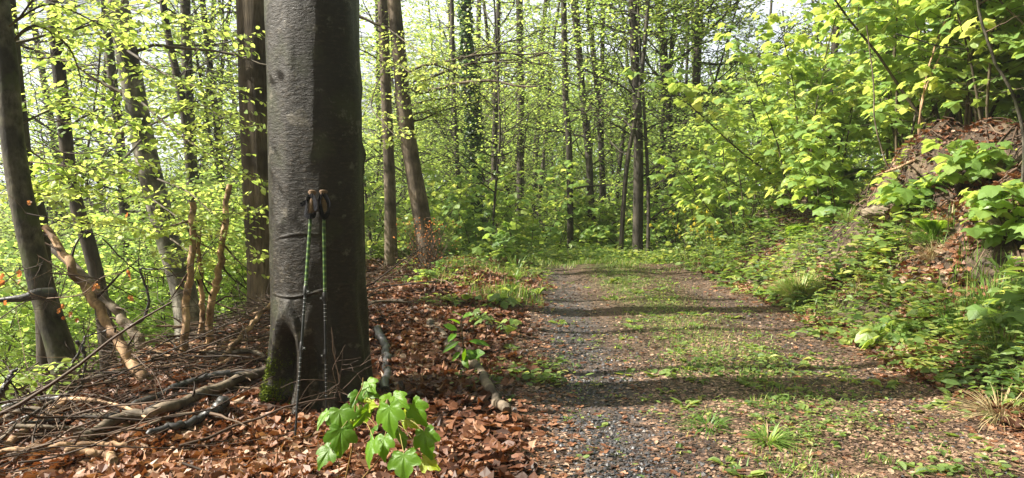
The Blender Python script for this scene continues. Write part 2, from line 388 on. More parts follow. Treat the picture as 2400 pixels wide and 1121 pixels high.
# ------------------------------------------------------------------ growing things
def wander(p0, d0, L, k, jit, lift=0.0):
    pts = [np.array(p0, float)]; d = np.array(d0, float)
    for i in range(k):
        d = d + rng.normal(size=3) * jit; d[2] += lift; d /= np.linalg.norm(d)
        pts.append(pts[-1] + d * L / k)
    return np.array(pts)
class LeafBag:
    def __init__(s): s.P = []; s.D = []; s.N = []; s.S = []
    def twig(s, pts, n, size, flat=.35, droop=.15, outw=.9):
        k = len(pts) - 1
        t = (np.arange(n) + rng.random(n) * .8 + .3) / n * k; t = np.clip(t, 0, k - 1e-3); i = t.astype(int); f = (t - i)[:, None]
        p = pts[i] * (1 - f) + pts[i + 1] * f; d = nrm(pts[i + 1] - pts[i])
        side = nrm(np.cross(d, [0, 0, 1.]) + 1e-6) * np.where(np.arange(n) % 2, 1, -1)[:, None]
        D = d * .5 + side * outw + rng.normal(size=(n, 3)) * .3; D[:, 2] -= droop
        N = np.array([0, 0, 1.]) + rng.normal(size=(n, 3)) * flat
        s.P.append(p); s.D.append(D); s.N.append(N); s.S.append(size * (.65 + .6 * rng.random(n)))
    def flush(s, mb, T, curl=1.0, tone=None, wid=1.0):
        if not s.P: return 0
        P = np.concatenate(s.P); n = len(P)
        r = None
        if tone is not None:
            r = np.clip(tone + .5 * fbm(P[:, 0] * .9 + P[:, 2] * .7, P[:, 1] * .9 + P[:, 2] * .6, 2) + rng.normal(size=n) * .22 , 0, 1)
        leaves(mb, T, P, np.concatenate(s.D), np.concatenate(s.N), np.concatenate(s.S), curl * (.5 + rng.random(n)), r, wid)
        return n
def branchy(tw, lb, p0, d0, L, r, depth, size, dens, jit=.16, lift=.02, flat=.35, droop=.15, sides=4):
    k = 6 if depth > 0 else 4
    pts = wander(p0, d0, L, k, jit, lift)
    tube(tw, pts, np.linspace(r, max(r * .3, .0015), k + 1), sides if depth > 0 else 3, cap=False)
    if depth == 0:
        lb.twig(pts, max(3, int(L * dens)), size, flat, droop); return
    nc = 3 + int(L * (2.2 if depth == 1 else 1.6))
    for c in range(nc):
        t = .2 + .8 * (c + .5 * rng.random()) / nc * 1.0; t = min(t, .99) * k; i = int(t); f = t - i
        p = pts[i] * (1 - f) + pts[i + 1] * f; d = nrm(pts[i + 1] - pts[i])
        side = nrm(np.cross(d, [0, 0, 1.]) + 1e-6) * (1 if c % 2 else -1)
        dd = nrm(d * .8 + side * (.7 + .4 * rng.random()) + rng.normal(size=3) * np.array([.2, .2, .12]))
        LL = L * (.55 - .3 * t / k) * (.8 + .5 * rng.random()) + .18
        branchy(tw, lb, p, dd, LL, r * .45, depth - 1, size, dens, jit, lift * .5, flat, droop)
def interp(pts, t):
    t = min(max(t, 0), .9999) * (len(pts) - 1); i = int(t); f = t - i
    return pts[i] * (1 - f) + pts[i + 1] * f
def make_tree(name, trunk, r0, r1, nb, t0, t1, bl, size, dens, T, leafm, barkm, depth=2, up=.35, sides=10, tone=.5, flare=True, lump=.05, azs=None, lift=.03, droop=.15, flat=.35, local=True, bl_end=.5, bh=None):
    """trunk: world points; root sits at the first point"""
    trunk = np.asarray(trunk, float); base = trunk[0].copy()
    tp = spl(trunk - base, max(14, len(trunk) * 4)); k = len(tp)
    s = np.linspace(0, 1, k); rad = r0 + (r1 - r0) * s ** .9
    if flare:
        hgt = np.cumsum(np.r_[0, np.linalg.norm(np.diff(tp, axis=0), axis=1)]); rad = rad * (1 + .45 * np.exp(-hgt / .25))
    root = empty(name, base)
    tm = MB(); tube(tm, tp, rad, sides, lump=lump); tm.build('trunk', barkm, root)
    tw = MB(); lb = LeafBag()
    for b in range(nb):
        t = t0 + (t1 - t0) * (b + rng.random()) / nb
        p = interp(tp, t); a = rng.random() * 6.283 if azs is None else azs[b % len(azs)] + rng.normal() * .3
        L = (bl * (1 - (1 - bl_end) * (t - t0) / max(t1 - t0, .01))) * (.65 + .6 * rng.random())
        d = nrm(np.array([math.cos(a), math.sin(a), up + rng.normal() * .18]))
        rb = min(max(.006, L * .011), (r0 + (r1 - r0) * t) * .6)
        branchy(tw, lb, p, d, L, rb, depth, size, dens, lift=lift, droop=droop, flat=flat)
    if nb:
        tw.build('limbs', M['stem'] if barkm is not M['bark_dark'] else barkm, root)
    if lb.P:
        lm = MB(); lb.flush(lm, T, 1.0, tone); lm.build('crown', leafm, root)
    return root
def px_trunk(pts, d, extra=0.0):
    """measured outline points of one trunk, all at distance d(+lean)"""
    out = []
    for i, q in enumerate(pts):
        dd = d[i] if isinstance(d, (list, tuple)) else d
        out.append(W(q[0], q[1], dd))
    return np.array(out)

# ------------------------------------------------------------------ the big beech with the two poles
DM = 4.6
def big_trunk():
    root = empty('beech_tree', on(W(750, 900, DM)[0], DM, 0), label='massive smooth dark beech trunk in the foreground with two trekking poles leaning on it', cat='tree')
    bx, by, bz = root.location
    nz, na = 420, 220
    hz = np.concatenate([np.linspace(-.35, 1.2, 260, endpoint=False), np.linspace(1.2, 14, nz - 260)])
    an = np.linspace(0, 2 * np.pi, na, endpoint=False)
    Hh, A = np.meshgrid(hz, an, indexing='ij')
    th = A                                        # angle: 0 = +x, -90deg = camera side
    r = .283 * (1 - .012 * np.clip(Hh, 0, 20)) + 0 * A
    r = r + .012 * np.cos(2 * A + 1) + .006 * np.cos(3 * A + Hh)
    fl = np.exp(-np.clip(Hh + .05, 0, 9) / .22)
    r = r + fl * (.055 + .07 * np.clip(np.cos(3 * (A - 3.5)), 0, 1) + .07 * np.clip(np.cos(4 * (A + .35)), 0, 1) ** 2)
    # broad flutes at the right foot
    fl2 = np.exp(-(np.clip(Hh, 0, 9) / .75) ** 2)
    r = r + fl2 * .018 * np.cos(11 * A + 2 * vn(Hh * 3, A)) * sst(-1.6, -1.0, np.where(A > np.pi, A - 2 * np.pi, A))
    tc = math.atan2(-DM, -float(bx))              # direction to the camera
    a = np.angle(np.exp(1j * (A - tc)))           # 0 = facing the camera, + = to the right
    # scar / hollow
    sx = (a + .74) / .36; zz = (Hh - .20) / .36
    q = np.sqrt(sx ** 2 + np.where(zz > 0, zz, zz * .8) ** 2) + .08 * fbm(a * 6, Hh * 8, 3)
    r = r - .10 * (1 - sst(.45, .95, q)) + .022 * np.exp(-((q - 1.08) / .16) ** 2)
    sx = (a + .14) / .22; zz = (Hh - .12) / .42
    q = np.sqrt(sx ** 2 + zz ** 2); r = r - .035 * (1 - sst(.4, 1.0, q)) + .006 * np.exp(-((q - 1.1) / .15) ** 2)
    # horizontal wrinkles of beech bark
    for h0, a0, wd, amp in ((.70, -.3, .9, .007), (1.03, -.5, .5, .004), (1.28, -.9, .35, .005), (1.42, .2, .6, .003), (1.63, -.8, .5, .005), (1.76, .1, 1.2, .003), (1.96, -.55, .7, .007), (1.99, -.35, .35, .006), (1.90, -.5, .4, .004), (2.12, -1.1, .5, .004), (2.28, -.9, .4, .004), (2.34, -.7, .5, .005), (2.45, -.7, .5, .005), (.95, .6, .5, .004)):
        hh = Hh - h0 - .015 * np.sin(a * 3 + h0 * 9) - .03 * (a - a0) * math.sin(h0 * 20)
        r = r + amp * np.exp(-(hh / .006) ** 2) * np.exp(-((a - a0) / wd) ** 4) - amp * .7 * np.exp(-((hh + .012) / .008) ** 2) * np.exp(-((a - a0) / wd) ** 4)
    r = r + .0007 * vn(A * 14, Hh * 160 + 6 * vn(A * 5, Hh * 3)) + .004 * fbm(A * 5, Hh * 12, 3) + .010 * fbm(A * 3, Hh * 1.7, 2)
    # knots
    for h0, a0, s0, amp in ((1.52, 1.35, .05, .022), (1.95, 1.42, .06, .016), (1.1, -.9, .05, .01)):
        r = r + amp * np.exp(-(((Hh - h0) / s0) ** 2 + ((a - a0) / .14) ** 2))
    r = r * np.where(Hh > 3, 1 - .03 * (Hh - 3) , 1)
    V = np.stack([r * np.cos(A), r * np.sin(A), Hh], -1).reshape(-1, 3)
    i = np.arange(nz - 1)[:, None]; j = np.arange(na)[None]; j2 = (j + 1) % na
    Fc = np.stack([i * na + j, i * na + j2, (i + 1) * na + j2, (i + 1) * na + j], -1).reshape(-1, 4)
    mb = MB(); mb.add(V, Fc, 0, True)
    m, n, out = newmat('bark_beech')
    v = coords(n, (1, 1, 2.4)); v2 = coords(n); v3 = coords(n, (1, 1, .35))
    f1 = noise(n, v, 26, 8, .7); f2 = noise(n, v2, 3.2, 4); f3 = noise(n, v2, 9, 5, .7); f4 = noise(n, v3, 5, 4); f5 = noise(n, v, 110, 3)
    c = ramp(n, [(.32, (.004, .0035, .0025)), (.52, (.013, .010, .0065)), (.8, (.068, .051, .033))], f1).outputs[0]
    c = mixc(n, math_(n, 'MULTIPLY', ramp(n, [(.45, (0, 0, 0)), (.6, (1, 1, 1))], f4).outputs[0], .55), c, (.010, .009, .007))
    c = mixc(n, math_(n, 'MULTIPLY', ramp(n, [(.55, (0, 0, 0)), (.7, (1, 1, 1))], f2).outputs[0], .5), c, (.045, .055, .022))
    c = mixc(n, math_(n, 'MULTIPLY', ramp(n, [(.58, (0, 0, 0)), (.66, (1, 1, 1))], f3).outputs[0], .5), c, (.16, .145, .115))
    p = N_(n, 'ShaderNodeBsdfPrincipled'); p.inputs['Specular IOR Level'].default_value = .32
    n.links.new(c, p.inputs['Base Color'])
    rr = ramp(n, [(.35, (.38, .38, .38)), (.65, (.62, .62, .62))], f2); n.links.new(rr.outputs[0], p.inputs['Roughness'])
    hsum = math_(n, 'ADD', math_(n, 'ADD', f1, math_(n, 'MULTIPLY', f5, .25)), math_(n, 'MULTIPLY', f3, .8))
    n.links.new(bump(n, hsum, 1.0, .007), p.inputs['Normal']); n.links.new(p.outputs[0], out.inputs[0])
    mb.build('trunk', m, root)
    # moss cushion at the foot of the scar
    mm = MB(); k = 5200
    av = np.angle(np.exp(1j * (A - tc))).ravel(); hv = Hh.ravel(); wgt = np.exp(-((av + 1.12) / .20) ** 2) * np.exp(-((hv - .10) / .13) ** 2) * (fbm(av * 9, hv * 14, 3) > -.12)
    pk_ = np.random.default_rng(9).choice(len(V), k, p=wgt / wgt.sum()); P = V[pk_] + rng.normal(size=(k, 3)) * .005
    a0 = A.ravel()[pk_]; D = np.stack([np.cos(a0), np.sin(a0), .3 + 0 * a0], -1) + rng.normal(size=(k, 3)) * .7
    leaves(mm, KITE, P, D, rdir(k), .007 + .009 * rng.random(k), wid=.6); mm.build('moss', M['moss'], root)
    # upper limbs, above the picture: they shade the trunk
    tw = MB(); lb = LeafBag()
    for b in range(9):
        a = b * 2.4; h = 5.0 + b * .9
        branchy(tw, lb, (0.1 * math.cos(a), .1 * math.sin(a), h), nrm(np.array([math.cos(a), math.sin(a), .45])), 2.6, .05, 2, .07, 13)
    tw.build('limbs', M['bark_grey'], root); lm = MB(); lb.flush(lm, KITE, 1, .5); lm.build('crown', M['far_leaf'], root)
    return root
BT = big_trunk()

# ------------------------------------------------------------------ trekking poles
def pole_mats():
    m, n, out = newmat('pole_green')
    v = coords(n); sx = N_(n, 'ShaderNodeSeparateXYZ'); n.links.new(v, sx.inputs[0])
    wv = N_(n, 'ShaderNodeTexWave', wave_type='BANDS', bands_direction='Z'); wv.inputs['Scale'].default_value = 9; wv.inputs['Distortion'].default_value = 2.5
    n.links.new(v, wv.inputs['Vector'])
    c = ramp(n, [(0, (.022, .05, .02)), (.5, (.04, .085, .025)), (.85, (.075, .14, .035)), (1, (.13, .20, .05))], wv.outputs['Fac'])
    p = N_(n, 'ShaderNodeBsdfPrincipled'); p.inputs['Roughness'].default_value = .3; p.inputs['Metallic'].default_value = .2
    n.links.new(c.outputs[0], p.inputs['Base Color']); n.links.new(p.outputs[0], out.inputs[0]); M['pole_green'] = m
pole_mats()
M['cork'] = plain('cork', (.19, .12, .07), .8, ns=300, var=.45)
M['black_plastic'] = plain('black_plastic', (.015, .015, .018), .4)
M['webbing'] = plain('webbing', (.006, .0065, .010), .85, spec=.15, ns=400)
M['alu_dark'] = plain('alu_dark', (.035, .037, .042), .3, .6)
M['silver'] = plain('silver', (.55, .56, .58), .3, .7)
def lathe(mb, prof, n=20, off=(0, 0), sq=1.0):
    zs = np.array([p[0] for p in prof]); rs = np.array([p[1] for p in prof]); an = np.linspace(0, 2 * np.pi, n, endpoint=False)
    V = np.stack([rs[:, None] * np.cos(an) + off[0], rs[:, None] * np.sin(an) * sq + off[1], zs[:, None] + 0 * an], -1)
    k = len(prof); i = np.arange(k - 1)[:, None]; j = np.arange(n)[None]; j2 = (j + 1) % n
    mb.add(V.reshape(-1, 3), np.stack([i * n + j, i * n + j2, (i + 1) * n + j2, (i + 1) * n + j], -1).reshape(-1, 4), 0, True)
    mb.add(V[-1], [list(range(n))], 0); mb.add(V[0], [list(range(n))[::-1]], 0)
def box(mb, c, s, rz=0):
    c = np.array(c); s = np.array(s) / 2; b = s * .25
    sg = np.array([(x, y, z) for x in (-1, 1) for y in (-1, 1) for z in (-1, 1)])
    v = sg * s; cs, sn = math.cos(rz), math.sin(rz); v = v @ np.array([[cs, sn, 0], [-sn, cs, 0], [0, 0, 1]]) + c
    mb.add(v, [[0, 1, 3, 2], [4, 6, 7, 5], [0, 4, 5, 1], [2, 3, 7, 6], [0, 2, 6, 4], [1, 5, 7, 3]])
def strip(mb, pts, wvec, w, t=.0015):
    """webbing strap: a ribbon with thickness"""
    pts = spl(pts, 30); T = nrm(np.gradient(pts, axis=0)); Wv = np.asarray(wvec, float)
    Wv = nrm(Wv - (T @ Wv)[:, None] * T); Nn = np.cross(T, Wv)
    q = [pts + Wv * w / 2 + Nn * t, pts - Wv * w / 2 + Nn * t, pts - Wv * w / 2 - Nn * t, pts + Wv * w / 2 - Nn * t]
    V = np.stack(q, 1).reshape(-1, 3); k = len(pts); i = np.arange(k - 1)[:, None]; j = np.arange(4)[None]; j2 = (j + 1) % 4
    mb.add(V, np.stack([i * 4 + j, i * 4 + j2, (i + 1) * 4 + j2, (i + 1) * 4 + j], -1).reshape(-1, 4), 0, False)
def make_pole(tip, top, label, z1, z2, facing, strap_pts):
    root = empty('trekking_pole', tip, label=label, cat='trekking pole', group='trekking poles leaning on the beech')
    d = Vector(top) - Vector(tip); L = d.length
    root.rotation_mode = 'QUATERNION'; zA = d.normalized(); yA = zA.cross(Vector((1, 0, 0))).normalized(); xA = yA.cross(zA)
    from mathutils import Matrix
    q = Matrix((xA, yA, zA)).transposed().to_quaternion(); root.rotation_quaternion = q
    zg = L - .135
    def one(name, mat, fn, par=root):
        mb = MB(); fn(mb); return mb.build(name, mat, par)
    one('rubber_foot', M['black_plastic'], lambda b: lathe(b, [(-.01, .004), (0, .009), (.03, .0085), (.05, .006)], 12))
    one('lower_shaft', M['alu_dark'], lambda b: lathe(b, [(.04, .0058), (z1, .0062)], 14))
    one('middle_shaft', M['alu_dark'], lambda b: lathe(b, [(z1, .0073), (z2, .0075)], 14))
    one('upper_shaft', M['pole_green'], lambda b: lathe(b, [(z2, .0092), (zg + .01, .0096)], 18))
    for zc, rr in ((z1, .0105), (z2, .0125)):
        c = one('clamp', M['black_plastic'], lambda b: lathe(b, [(zc - .03, rr * .85), (zc - .026, rr), (zc + .018, rr), (zc + .022, rr * .9)], 16))
        one('lever', M['black_plastic'], lambda b: (box(b, (facing * .016, -.006, zc - .012), (.022, .01, .014), .3), lathe(b, [(zc - .022, .005), (zc - .002, .005)], 10, (facing * .012, -.009))), c)
        one('screw', M['silver'], lambda b: lathe(b, [(zc - .015, .0035), (zc - .008, .0035)], 10, (facing * .019, -.011)), c)
    def rings(b):
        for k in range(8): lathe(b, [(z1 - .065 - .024 * k, .0066), (z1 - .0625 - .024 * k, .0066)], 14)
        for k in range(5): lathe(b, [(z2 - .05 - .022 * k, .0079), (z2 - .0475 - .022 * k, .0079)], 14)
    one('length_marks', M['silver'], rings)
    one('decor_ring', M['silver'], lambda b: [lathe(b, [(z2 + .03 + k * .012, .0098), (z2 + .032 + k * .012, .0098)], 14) for k in range(2)])
    g = one('grip', M['cork'], lambda b: lathe(b, [(zg, .011), (zg + .01, .0145), (zg + .03, .0165), (zg + .055, .0175), (zg + .075, .0165), (zg + .092, .0135), (zg + .104, .0125), (zg + .118, .0155), (zg + .130, .0235), (zg + .134, .0235)], 28, sq=1.15))
    def ridges(b):
        for k in range(8): lathe(b, [(zg + .014 + k * .0088, .0163), (zg + .0155 + k * .0088, .0182), (zg + .017 + k * .0088, .0163)], 24, (.0012, -.0005), sq=1.12)
    one('finger_ridge', plain('cork_dark', (.26, .15, .08), .8, ns=200), ridges, g)
    one('grip_cap', M['cork'], lambda b: lathe(b, [(zg + .134, .0232), (zg + .139, .020), (zg + .141, .006)], 24, sq=1.15), g)
    one('grip_collar', M['black_plastic'], lambda b: lathe(b, [(zg - .012, .0115), (zg + .002, .0135)], 18), g)
    def st(b):
        for P, wd in strap_pts: strip(b, [np.array(p) + np.array([0, 0, zg]) for p in P], (0, -.3, 1) if wd < .016 else (.2, -.2, 1), wd)
    one('strap', M['webbing'], st)
    return root
p1 = G(690, 1047); p2 = G(766, 1012)
topd = DM - .345
t1 = W(732, 450, topd + .0); t2 = W(758, 448, topd + .0)
make_pole(p1, t1, 'left green and black trekking pole with cork grip, its foot planted nearest the camera', .52, .83, 1,
    [([(0, -.014, .112), (.014, -.018, .09), (.028, -.022, .055), (.03, -.018, .01), (.018, -.02, -.02), (-.004, -.022, -.022), (-.022, -.02, -.008), (-.024, -.018, .03), (-.021, -.017, .075), (-.006, -.016, .10), (.008, -.02, .105)], .026),
     ([(-.005, -.015, .085), (-.03, -.012, .075), (-.055, -.01, .062), (-.052, -.008, .05), (-.02, -.012, .064)], .012)])
make_pole(p2, t2, 'right green and black trekking pole with its strap over the grip, behind the maple seedling', .43, .75, -1,
    [([(0, -.014, .118), (-.008, -.022, .09), (-.012, -.024, .05), (-.006, -.024, .01), (.004, -.022, -.02), (.02, -.02, -.012), (.034, -.02, .02), (.035, -.018, .055), (.02, -.018, .095), (.004, -.016, .115)], .026),
     ([(-.014, -.016, .108), (-.022, -.018, .08), (-.02, -.02, .04), (-.012, -.022, .0), (0, -.022, -.015)], .014)])

# ------------------------------------------------------------------ measured trees of the left side
def span(pts, w0, w1, d):  # radii from pixel widths
    return w0 / F * d / 2, w1 / F * d / 2
def mtree(name, pts, d, wb, wt, label, barkm, nb=0, t0=.3, t1=1, bl=1.2, size=.055, dens=16, leafm='beech_leaf', T=BEECH, group=None, cat='tree', topz=None, **k):
    """pts bottom to top in photo pixels"""
    P = px_trunk(pts, d); dd = d if not isinstance(d, (list, tuple)) else d[0]
    g = float(H(P[0][0], P[0][1])); P[0][2] = min(P[0][2], g + .0) - .15 if abs(P[0][2] - g) < .8 else g - .15
    top = P[-1]; dirn = nrm(P[-1] - P[-2])
    ext = 3.5; P = np.vstack([P, top + dirn * ext * .5 + [0, 0, .1], top + dirn * ext + [0, 0, .3]])
    r = make_tree(name, P, wb / F * dd / 2, wt / F * dd / 2 * .85, nb, t0, t1, bl, size, dens, T, M[leafm], M[barkm], **k)
    return tag(r, label, cat, group)
lt = 'beeches and thin trees on the left slope'
mtree('beech_tree', [(178, 965), (150, 850), (105, 700), (62, 520), (32, 350), (15, 150), (-10, -60)], 5.0, 62, 46, 'dark leaning beech with pale edge and black branch knob, foreground at far left', 'bark_mid', 5, .6, 1, 1.3, dens=14, group=lt, sides=20, lump=.03)
mtree('beech_tree', [(112, 905), (95, 560), (62, 420), (48, 300), (32, 140), (14, -60)], 6.4, 42, 30, 'slim dark trunk close behind the leftmost leaning beech', 'bark_dark', 7, .4, 1, 1.3, dens=14, group=lt, sides=14)
mtree('beech_tree', [(262, 900), (240, 720), (213, 590), (182, 490), (160, 380), (146, 240), (118, -40)], 8.2, 36, 30, 'mid sized dark beech leaning left, between the leftmost trunk and the white streaked one', 'bark_dark', 8, .4, 1, 1.7, dens=14, group=lt, sides=14)
mtree('beech_tree', [(452, 800), (432, 690), (394, 560), (350, 400), (311, 200), (272, -20)], 7.4, 60, 50, 'leaning beech with pale grey sunlit flank, left of the furrowed trunk', 'bark_pale', 9, .5, 1, 1.9, dens=14, group=lt, sides=20, lump=.03)
mtree('beech_tree', [(470, 760), (456, 560), (450, 400), (440, 200), (433, -30)], 12.5, 30, 22, 'straight slender trunk rising above the peeled dead stems', 'bark_dark', 12, .15, 1, 2.0, dens=12, group=lt, size=.065)
mtree('beech_tree', [(560, 780), (528, 560), (512, 330), (488, 120), (470, -40)], 14, 18, 12, 'thin dark trunk just left of the furrowed trunk', 'bark_dark', 10, .15, 1, 2.0, dens=12, group=lt, size=.065)
mtree('beech_tree', [(470, 820), (440, 330), (395, 90), (375, -40)], 11, 22, 12, 'thin dark stem leaning left behind the white streaked beech', 'bark_dark', 10, .2, 1, 1.8, dens=12, group=lt, size=.06)
mtree('oak_tree', [(640, 735), (632, 640), (622, 480), (614, 250), (606, -30)], 7.6, 100, 118, 'thick trunk with brown furrowed bark behind the big smooth beech', 'bark_furrow', 0, group=None, sides=40, lump=.035)

# trees to the right of the big trunk
ct = 'trees beyond the path'
mtree('spruce_tree', [(917, 622), (914, 457), (910, 342), (903, 171), (895, -30)], 11.9, 29, 24, 'straight grey brown trunk right of the big beech, beside a leaning one', 'bark_pine', 8, .45, 1, 1.6, dens=12, group=ct, sides=20, size=.06)
mtree('leaning_tree', [(1008, 640), (994, 542), (974, 428), (951, 285), (937, 143), (920, -30)], 11.3, 46, 30, 'pale barked trunk leaning left with a long side branch, right of the big beech', 'bark_pine', 9, .4, 1, 2.2, dens=12, group=ct, sides=20, size=.055, azs=[0, .3, -.3, 3.0, 1])
mtree('yellow_leaved_tree', [(1580, 600), (1575, 400), (1560, 150), (1545, -30)], 19, 16, 12, 'slim tree with a yellow green crown above the path end, left of the sky gap', 'bark_dark', 34, .34, .95, 3.6, .095, 16, 'beech_leaf', KITE, group=ct, up=.3, tone=.95)
mid = [([(1083, 590), (1083, 554), (1066, 285), (1058, -30)], 17, 13, 10, 'thin dark trunk a little left of the ivy clad tree'),
       ([(1217, 600), (1220, 285), (1217, -30)], 21, 20, 15, 'dark straight trunk in the middle of the wood, right of the ivy clad tree'),
       ([(1338, 600), (1337, 571), (1334, 342), (1325, 228), (1321, -30)], 17.5, 17, 14, 'slender straight trunk standing where the path ends'),
       ([(1383, 600), (1382, 400), (1366, 228), (1346, -30)], 18.5, 18, 14, 'dark trunk leaning left, first right of the slender trunk at the path end'),
       ([(1424, 600), (1405, 285), (1374, -30)], 19.5, 15, 12, 'thin trunk leaning left, second right of the slender trunk at the path end'),
       ([(1412, 600), (1410, 300), (1414, -30)], 20.5, 12, 10, 'thin upright trunk among the leaning ones at the path end'),
       ([(1494, 600), (1496, 450), (1496, 321), (1486, 90), (1482, -30)], 15.6, 26, 18, 'stout dark trunk at the right side of the path end'),
       ([(1452, 600), (1468, 400), (1496, 240), (1515, 60), (1520, -30)], 15.2, 12, 8, 'thin stem leaning right across the stout dark trunk'),
       ([(1153, 590), (1156, 520), (1168, 371), (1172, 300), (1165, 150)], 15, 7, 4, 'sapling stem with few leaves right of the ivy clad tree')]
for pts, d, wb, wt, lab in mid:
    mtree('woodland_tree', pts, d, wb, wt, lab, 'bark_dark', 13, .2, 1.0, 2.3, .07, 12, 'far_leaf', KITE, group=ct, up=.45)
ivy = mtree('ivy_clad_tree', [(1118, 590), (1116, 480), (1110, 300), (1098, 150), (1090, -30)], 18, 26, 14, 'ivy clad dark trunk in the wood left of the path end', 'bark_dark', 8, .4, 1, 2.0, .07, 12, 'far_leaf', KITE, group=ct)
mb = MB(); k = 5200; b0 = np.array(ivy.location)
tt = rng.random(k) ** 1.2; P = px_trunk([(1118, 590), (1116, 480), (1110, 300), (1098, 150), (1090, -30)], 18); P = spl(P, 30)
ii = tt * (len(P) - 1.01); i0 = ii.astype(int); pp = P[i0] + (P[i0 + 1] - P[i0]) * (ii - i0)[:, None]
a = rng.random(k) * 6.283; rr = (.2 + .12 * rng.random(k)) * (1 - .5 * tt) * (1 + .5 * vn(tt * 14, a))
pp = pp + np.stack([rr * np.cos(a), rr * np.sin(a), 0 * a], -1) - b0
leaves(mb, KITE, pp, rng.normal(size=(k, 3)) * .5 - [0, 0, 1], np.stack([np.cos(a), np.sin(a), .5 + 0 * a], -1) + rng.normal(size=(k, 3)) * .3, .085, wid=1.4)
mb.build('ivy', M['ivy'], ivy)

# long bare side branch of the leaning tree is a child of it
lean = [o for o in bpy.data.objects if o.name == 'leaning_tree'][0]
mb = MB(); B0 = np.array(lean.location)
def pb(pts, d, r0, r1, mbx=None, off=B0, n=7):
    P = np.array([W(x, y, dd) for (x, y), dd in zip(pts, d)]) - off
    P = spl(P, 20); tube(mbx if mbx is not None else mb, P, np.linspace(r0, r1, len(P)), n); return P
lb = LeafBag()
for q in (([(962, 205), (985, 216), (1030, 208), (1070, 196), (1150, 189), (1200, 200), (1245, 203), (1300, 198)], [11.2, 11, 10.8, 10.6, 10.4, 10.3, 10.2, 10.1], .035, .008),
          ([(966, 212), (985, 196), (990, 190)], [11.2, 11, 10.9], .022, .006),
          ([(966, 248), (1000, 236), (1060, 230), (1110, 228)], [11.2, 11, 10.9, 10.8], .014, .004),
          ([(968, 268), (1010, 258), (1050, 240)], [11.2, 11.3, 11.4], .010, .003)):
    P = pb(*q)
    for i in range(3, len(P), 1):
        for s in range(2):
            tw_ = wander(P[i], nrm(np.array([rng.normal(), rng.normal() * .8, -.2])), .35, 3, .2); tube(mb, tw_, .003, 3, cap=False); lb.twig(tw_, 5, .05, .5, .5)
mb.build('side_branch', M['bark_pine'], lean); lm = MB(); lb.flush(lm, BEECH, 1, .8); lm.build('side_foliage', M['beech_leaf'], lean)

# ------------------------------------------------------------------ woodland: prototypes, then copies
def proto_tree(kind, i):
    z = np.zeros(3)
    if kind == 'tall':
        h = 15 + 3 * rng.random(); tr = wander(z - [0, 0, .3], nrm(np.array([rng.normal() * .06, rng.normal() * .06, 1])), h, 7, .035, .02)
        return make_tree('woodland_tree', tr, .115, .04, 29, .15, .70, 2.6, .084, 12, KITE, M['far_leaf'], M['bark_dark'], up=.35, sides=8, tone=.55, bl_end=.7)
    if kind == 'young':
        h = 7 + 2 * rng.random(); tr = wander(z - [0, 0, .2], nrm(np.array([rng.normal() * .12, rng.normal() * .12, 1])), h, 6, .06, .02)
        return make_tree('young_tree', tr, .045, .012, 24, .12, .97, 1.8, .078, 13, KITE, M['far_leaf'], M['bark_dark'], up=.45, sides=7, tone=.5, bl_end=.4)
    if kind == 'pole':
        h = 13 + 3 * rng.random(); tr = wander(z - [0, 0, .3], nrm(np.array([rng.normal() * .09, rng.normal() * .09, 1])), h, 7, .04, .02)
        return make_tree('woodland_tree', tr, .075, .03, 24, .2, .82, 1.9, .084, 13, KITE, M['far_leaf'], M['bark_dark'], up=.6, sides=7, tone=.6)
    if kind == 'bush':
        root = empty('understorey_bush', z); tw = MB(); lb = LeafBag()
        for s in range(7):
            a = rng.random() * 6.283; d = nrm(np.array([math.cos(a) * .5, math.sin(a) * .5, 1])); L = 1.3 + rng.random() * 1.4
            branchy(tw, lb, (.1 * math.cos(a), .1 * math.sin(a), -.1), d, L, .012, 2, .085, 18, lift=.05)
        tw.build('stems', M['stem'], root); lm = MB(); lb.flush(lm, KITE, 1, .5, 1.35); lm.build('foliage', M['far_leaf'], root)
        return root
protos = {k: [proto_tree(k, i) for i in range(n)] for k, n in (('tall', 4), ('young', 4), ('pole', 3), ('bush', 4))}
pk = {o.name: kids(o) for l in protos.values() for o in l}
used = set()
TL = {'tall': 'tall trunk with light green foliage', 'young': 'young thin tree leafy from the ground up', 'pole': 'slender pole like trunk with few branches', 'bush': 'low bush of light green leaves'}
def plant(kind, x, y, where, s=None, z=None):
    pr = protos[kind][rng.integers(len(protos[kind]))]
    if pr.name in used: o = copy_tree(pr, pk[pr.name])
    else: o = pr; used.add(pr.name)
    o.location = (x, y, float(H(x, y)) if z is None else z)
    o.rotation_euler = (0, 0, rng.random() * 6.283); s = s or .85 + .35 * rng.random(); o.scale = (s, s, s)
    tag(o, '%s %s' % (TL[kind], where), 'bush' if kind == 'bush' else 'tree', '%s %s' % ({'tall': 'tall trees', 'young': 'young trees', 'pole': 'slender trees', 'bush': 'bushes'}[kind], where))
    return o
taken = []
def scatter(kind, n, fx, dmin, where, seed, s=None):
    r = np.random.default_rng(seed); got = 0
    for _ in range(n * 30):
        x, y = fx(r)
        if all((x - a) ** 2 + (y - b) ** 2 > (dmin * .5 + c * .5) ** 2 for a, b, c in taken):
            taken.append((x, y, dmin)); plant(kind, x, y, where, s); got += 1
            if got >= n: break
def ray_region(p0, p1, d0, d1):
    def f(r):
        d = math.sqrt(d0 ** 2 + (d1 ** 2 - d0 ** 2) * r.random()); px = p0 + (p1 - p0) * r.random()
        return (px - 1200) / F * d, d
    return f
A1 = ray_region(-60, 620, 13, 34); A2 = ray_region(860, 1640, 18, 40); A3 = ray_region(1500, 2460, 15, 36)
scatter('tall', 13, A1, 2.6, 'on the left valley slope', 1)
